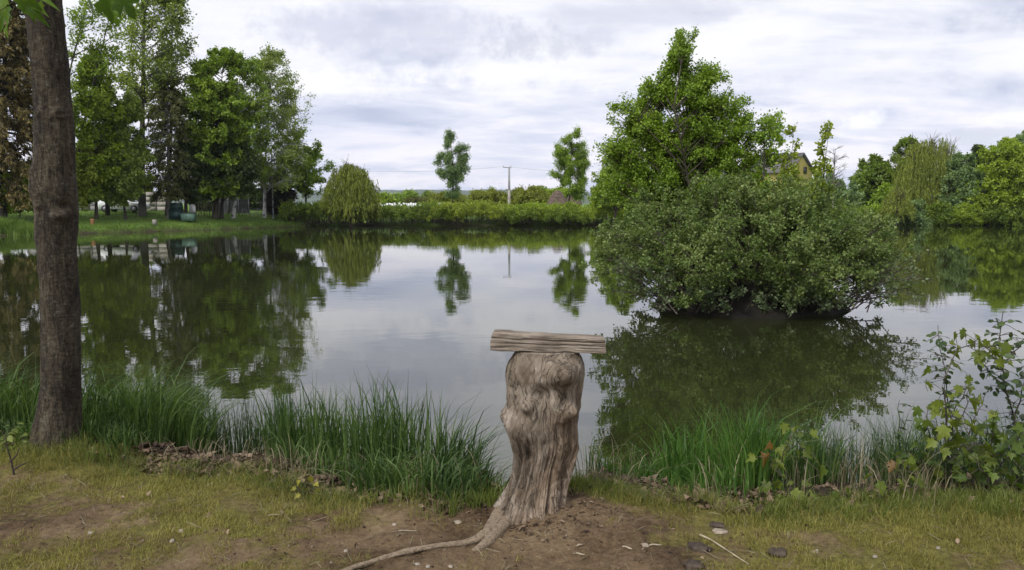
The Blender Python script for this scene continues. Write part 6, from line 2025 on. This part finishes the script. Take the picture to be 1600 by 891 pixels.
def stone(name, px, py, wpx, hpx, mat, label, cat, seed, group=None, sink=0.45):
    g0 = ground_pt(px, py)
    sc_ = g0[1] / F
    rx, rz = wpx * sc_ / 2, max(hpx * sc_ / 2, 0.004)
    u_, v_ = np.meshgrid(np.linspace(0, 2 * np.pi, 16, endpoint=False), np.linspace(-np.pi / 2, np.pi / 2, 9))
    S = np.stack([np.cos(v_) * np.cos(u_), np.cos(v_) * np.sin(u_), np.sin(v_)], -1)
    S = S * (1 + 0.38 * fbm(S * 1.9 + seed * 3.1, 4, seed, 0.6))[..., None]
    S = np.sign(S) * np.abs(S) ** 0.85
    V = (S * [rx, rx * 0.8, rz]).reshape(-1, 3)
    k1 = (np.arange(8)[:, None] * 16 + np.arange(16)[None]).ravel()
    k2__ = (np.arange(8)[:, None] * 16 + (np.arange(16)[None] + 1) % 16).ravel()
    o_ = MB().add(V, np.stack([k1, k2__, k2__ + 16, k1 + 16], -1)).build(name, mat, loc=(g0[0], g0[1], g0[2] + rz * (1 - 2 * sink)), smooth=False)
    return tag(o_, label, cat, group)


for i, (px_, py_, w_, h_, m_, nm, lab, cat_) in enumerate([
        (1092, 858, 38, 14, ST_D, 'dark_stone', 'large dark flat stone on the bare earth right of the stump, upper of two', 'stone'),
        (1082, 884, 32, 13, ST_D, 'dark_stone', 'dark flat stone at the bottom edge, below the larger dark one', 'stone'),
        (1122, 821, 26, 7, ST_D, 'earth_clod', 'flat dark clod of earth at the edge of the turf right of the stump', 'clod'),
        (1216, 864, 34, 11, ST_D, 'earth_clod', 'crumbly dark clod between bare earth and turf at the lower right', 'clod'),
        (1124, 832, 24, 6, ST_B, 'flat_stone', 'flat beige stone just below the dark clod', 'stone'),
        (1008, 853, 12, 7, ST_B, 'small_stone', 'small round beige stone on the earth in front of the stump', 'stone'),
        (1276, 863, 7, 8, ST_L, 'white_pebble', 'white pebble standing up in the turf left of its white twin', 'pebble'),
        (1367, 871, 8, 6, ST_L, 'white_pebble', 'white pebble in the turf at lower right, between two others', 'pebble'),
        (1466, 857, 7, 6, ST_L, 'white_pebble', 'rightmost low white pebble in the turf', 'pebble'),
        (1370, 802, 8, 8, ST_L, 'white_pebble', 'white pebble at the foot of the saplings', 'pebble'),
        (283, 832, 9, 9, ST_B, 'pale_stone', 'pale stone on the trodden earth at lower left, upper of two', 'stone'),
        (269, 846, 9, 6, ST_L, 'pale_stone', 'pale stone on the trodden earth at lower left, lower of two', 'stone'),
        (143, 833, 11, 4, ST_L, 'pale_chip', 'pale flat chip lying in the turf below the big maple', 'chip'),
        (669, 886, 8, 6, ST_L, 'pale_stone', 'pale stone at the bottom edge below the long root', 'stone'),
        (652, 882, 9, 4, ST_L, 'pale_chip', 'flat pale chip at the bottom edge left of the stone below the root', 'chip'),
        (704, 886, 9, 5, ST_B, 'pale_chip', 'beige chip at the bottom edge right of the stone below the root', 'chip'),
        (541, 862, 7, 5, ST_L, 'pale_stone', 'small pale stone on the trodden earth above the tip of the root', 'stone'),
        (616, 820, 9, 4, ST_B, 'pale_chip', 'beige chip in the middle of the trodden earth left of the stump', 'chip'),
        (715, 816, 12, 4, ST_B, 'pale_chip', 'beige chip on the trodden earth close to the left side of the stump', 'chip')]):
    stone(nm, px_, py_, w_, h_, m_, lab, cat_, 600 + i)
r_ = np.random.default_rng(640)
for (px_, py_, ln__, an_, lab) in ((1024, 852, 0.065, 0.1, 'pale splinter of wood beside the small round stone'), (905, 866, 0.055, -0.2, 'pale splinter on the earth straight below the stump'),
                                   (906, 852, 0.04, 0.6, 'small pale splinter right above the longer one below the stump'), (980, 856, 0.05, -0.6, 'brown splinter left of the small round stone'),
                                   (635, 830, 0.11, 0.05, 'thin straw coloured twig on the trodden earth left of the stump'), (430, 805, 0.08, 0.3, 'short twig at the edge of the turf on the left')):
    g0 = ground_pt(px_, py_, 0.006)
    d_ = np.array([math.cos(an_), math.sin(an_), 0]) * ln__ / 2
    pts = np.array([-d_, -d_ * 0.3 + [0, 0.003, 0.003], d_ * 0.4, d_])
    o_ = MB().tubes(trunk_line(pts, 8, r_), np.array([[0.003, 0.005, 0.006, 0.006, 0.006, 0.005, 0.004, 0.002]]) * (0.5 if ln__ > 0.07 else 0.75), 6).build('wood_splinter', plain_mat('stick_pale', (0, 0, 0), (0, 0, 0)), loc=tuple(g0))
    tag(o_, lab, 'splinter')

# ------------------------------------------------------------------ air between here and the hills
hz, t = new_mat('haze_air')
vol = t.add('ShaderNodeVolumePrincipled')
vol.inputs['Color'].default_value = (0.86, 0.91, 1.0, 1)
vol.inputs['Density'].default_value = 0.00010
vol.inputs['Anisotropy'].default_value = 0.2
t.add('ShaderNodeOutputMaterial', in_Volume=vol.outputs[0])
m_ = MB().box((0, 2000, 43), (8000, 4700, 104))
tag(m_.build('haze', hz), kind='stuff')
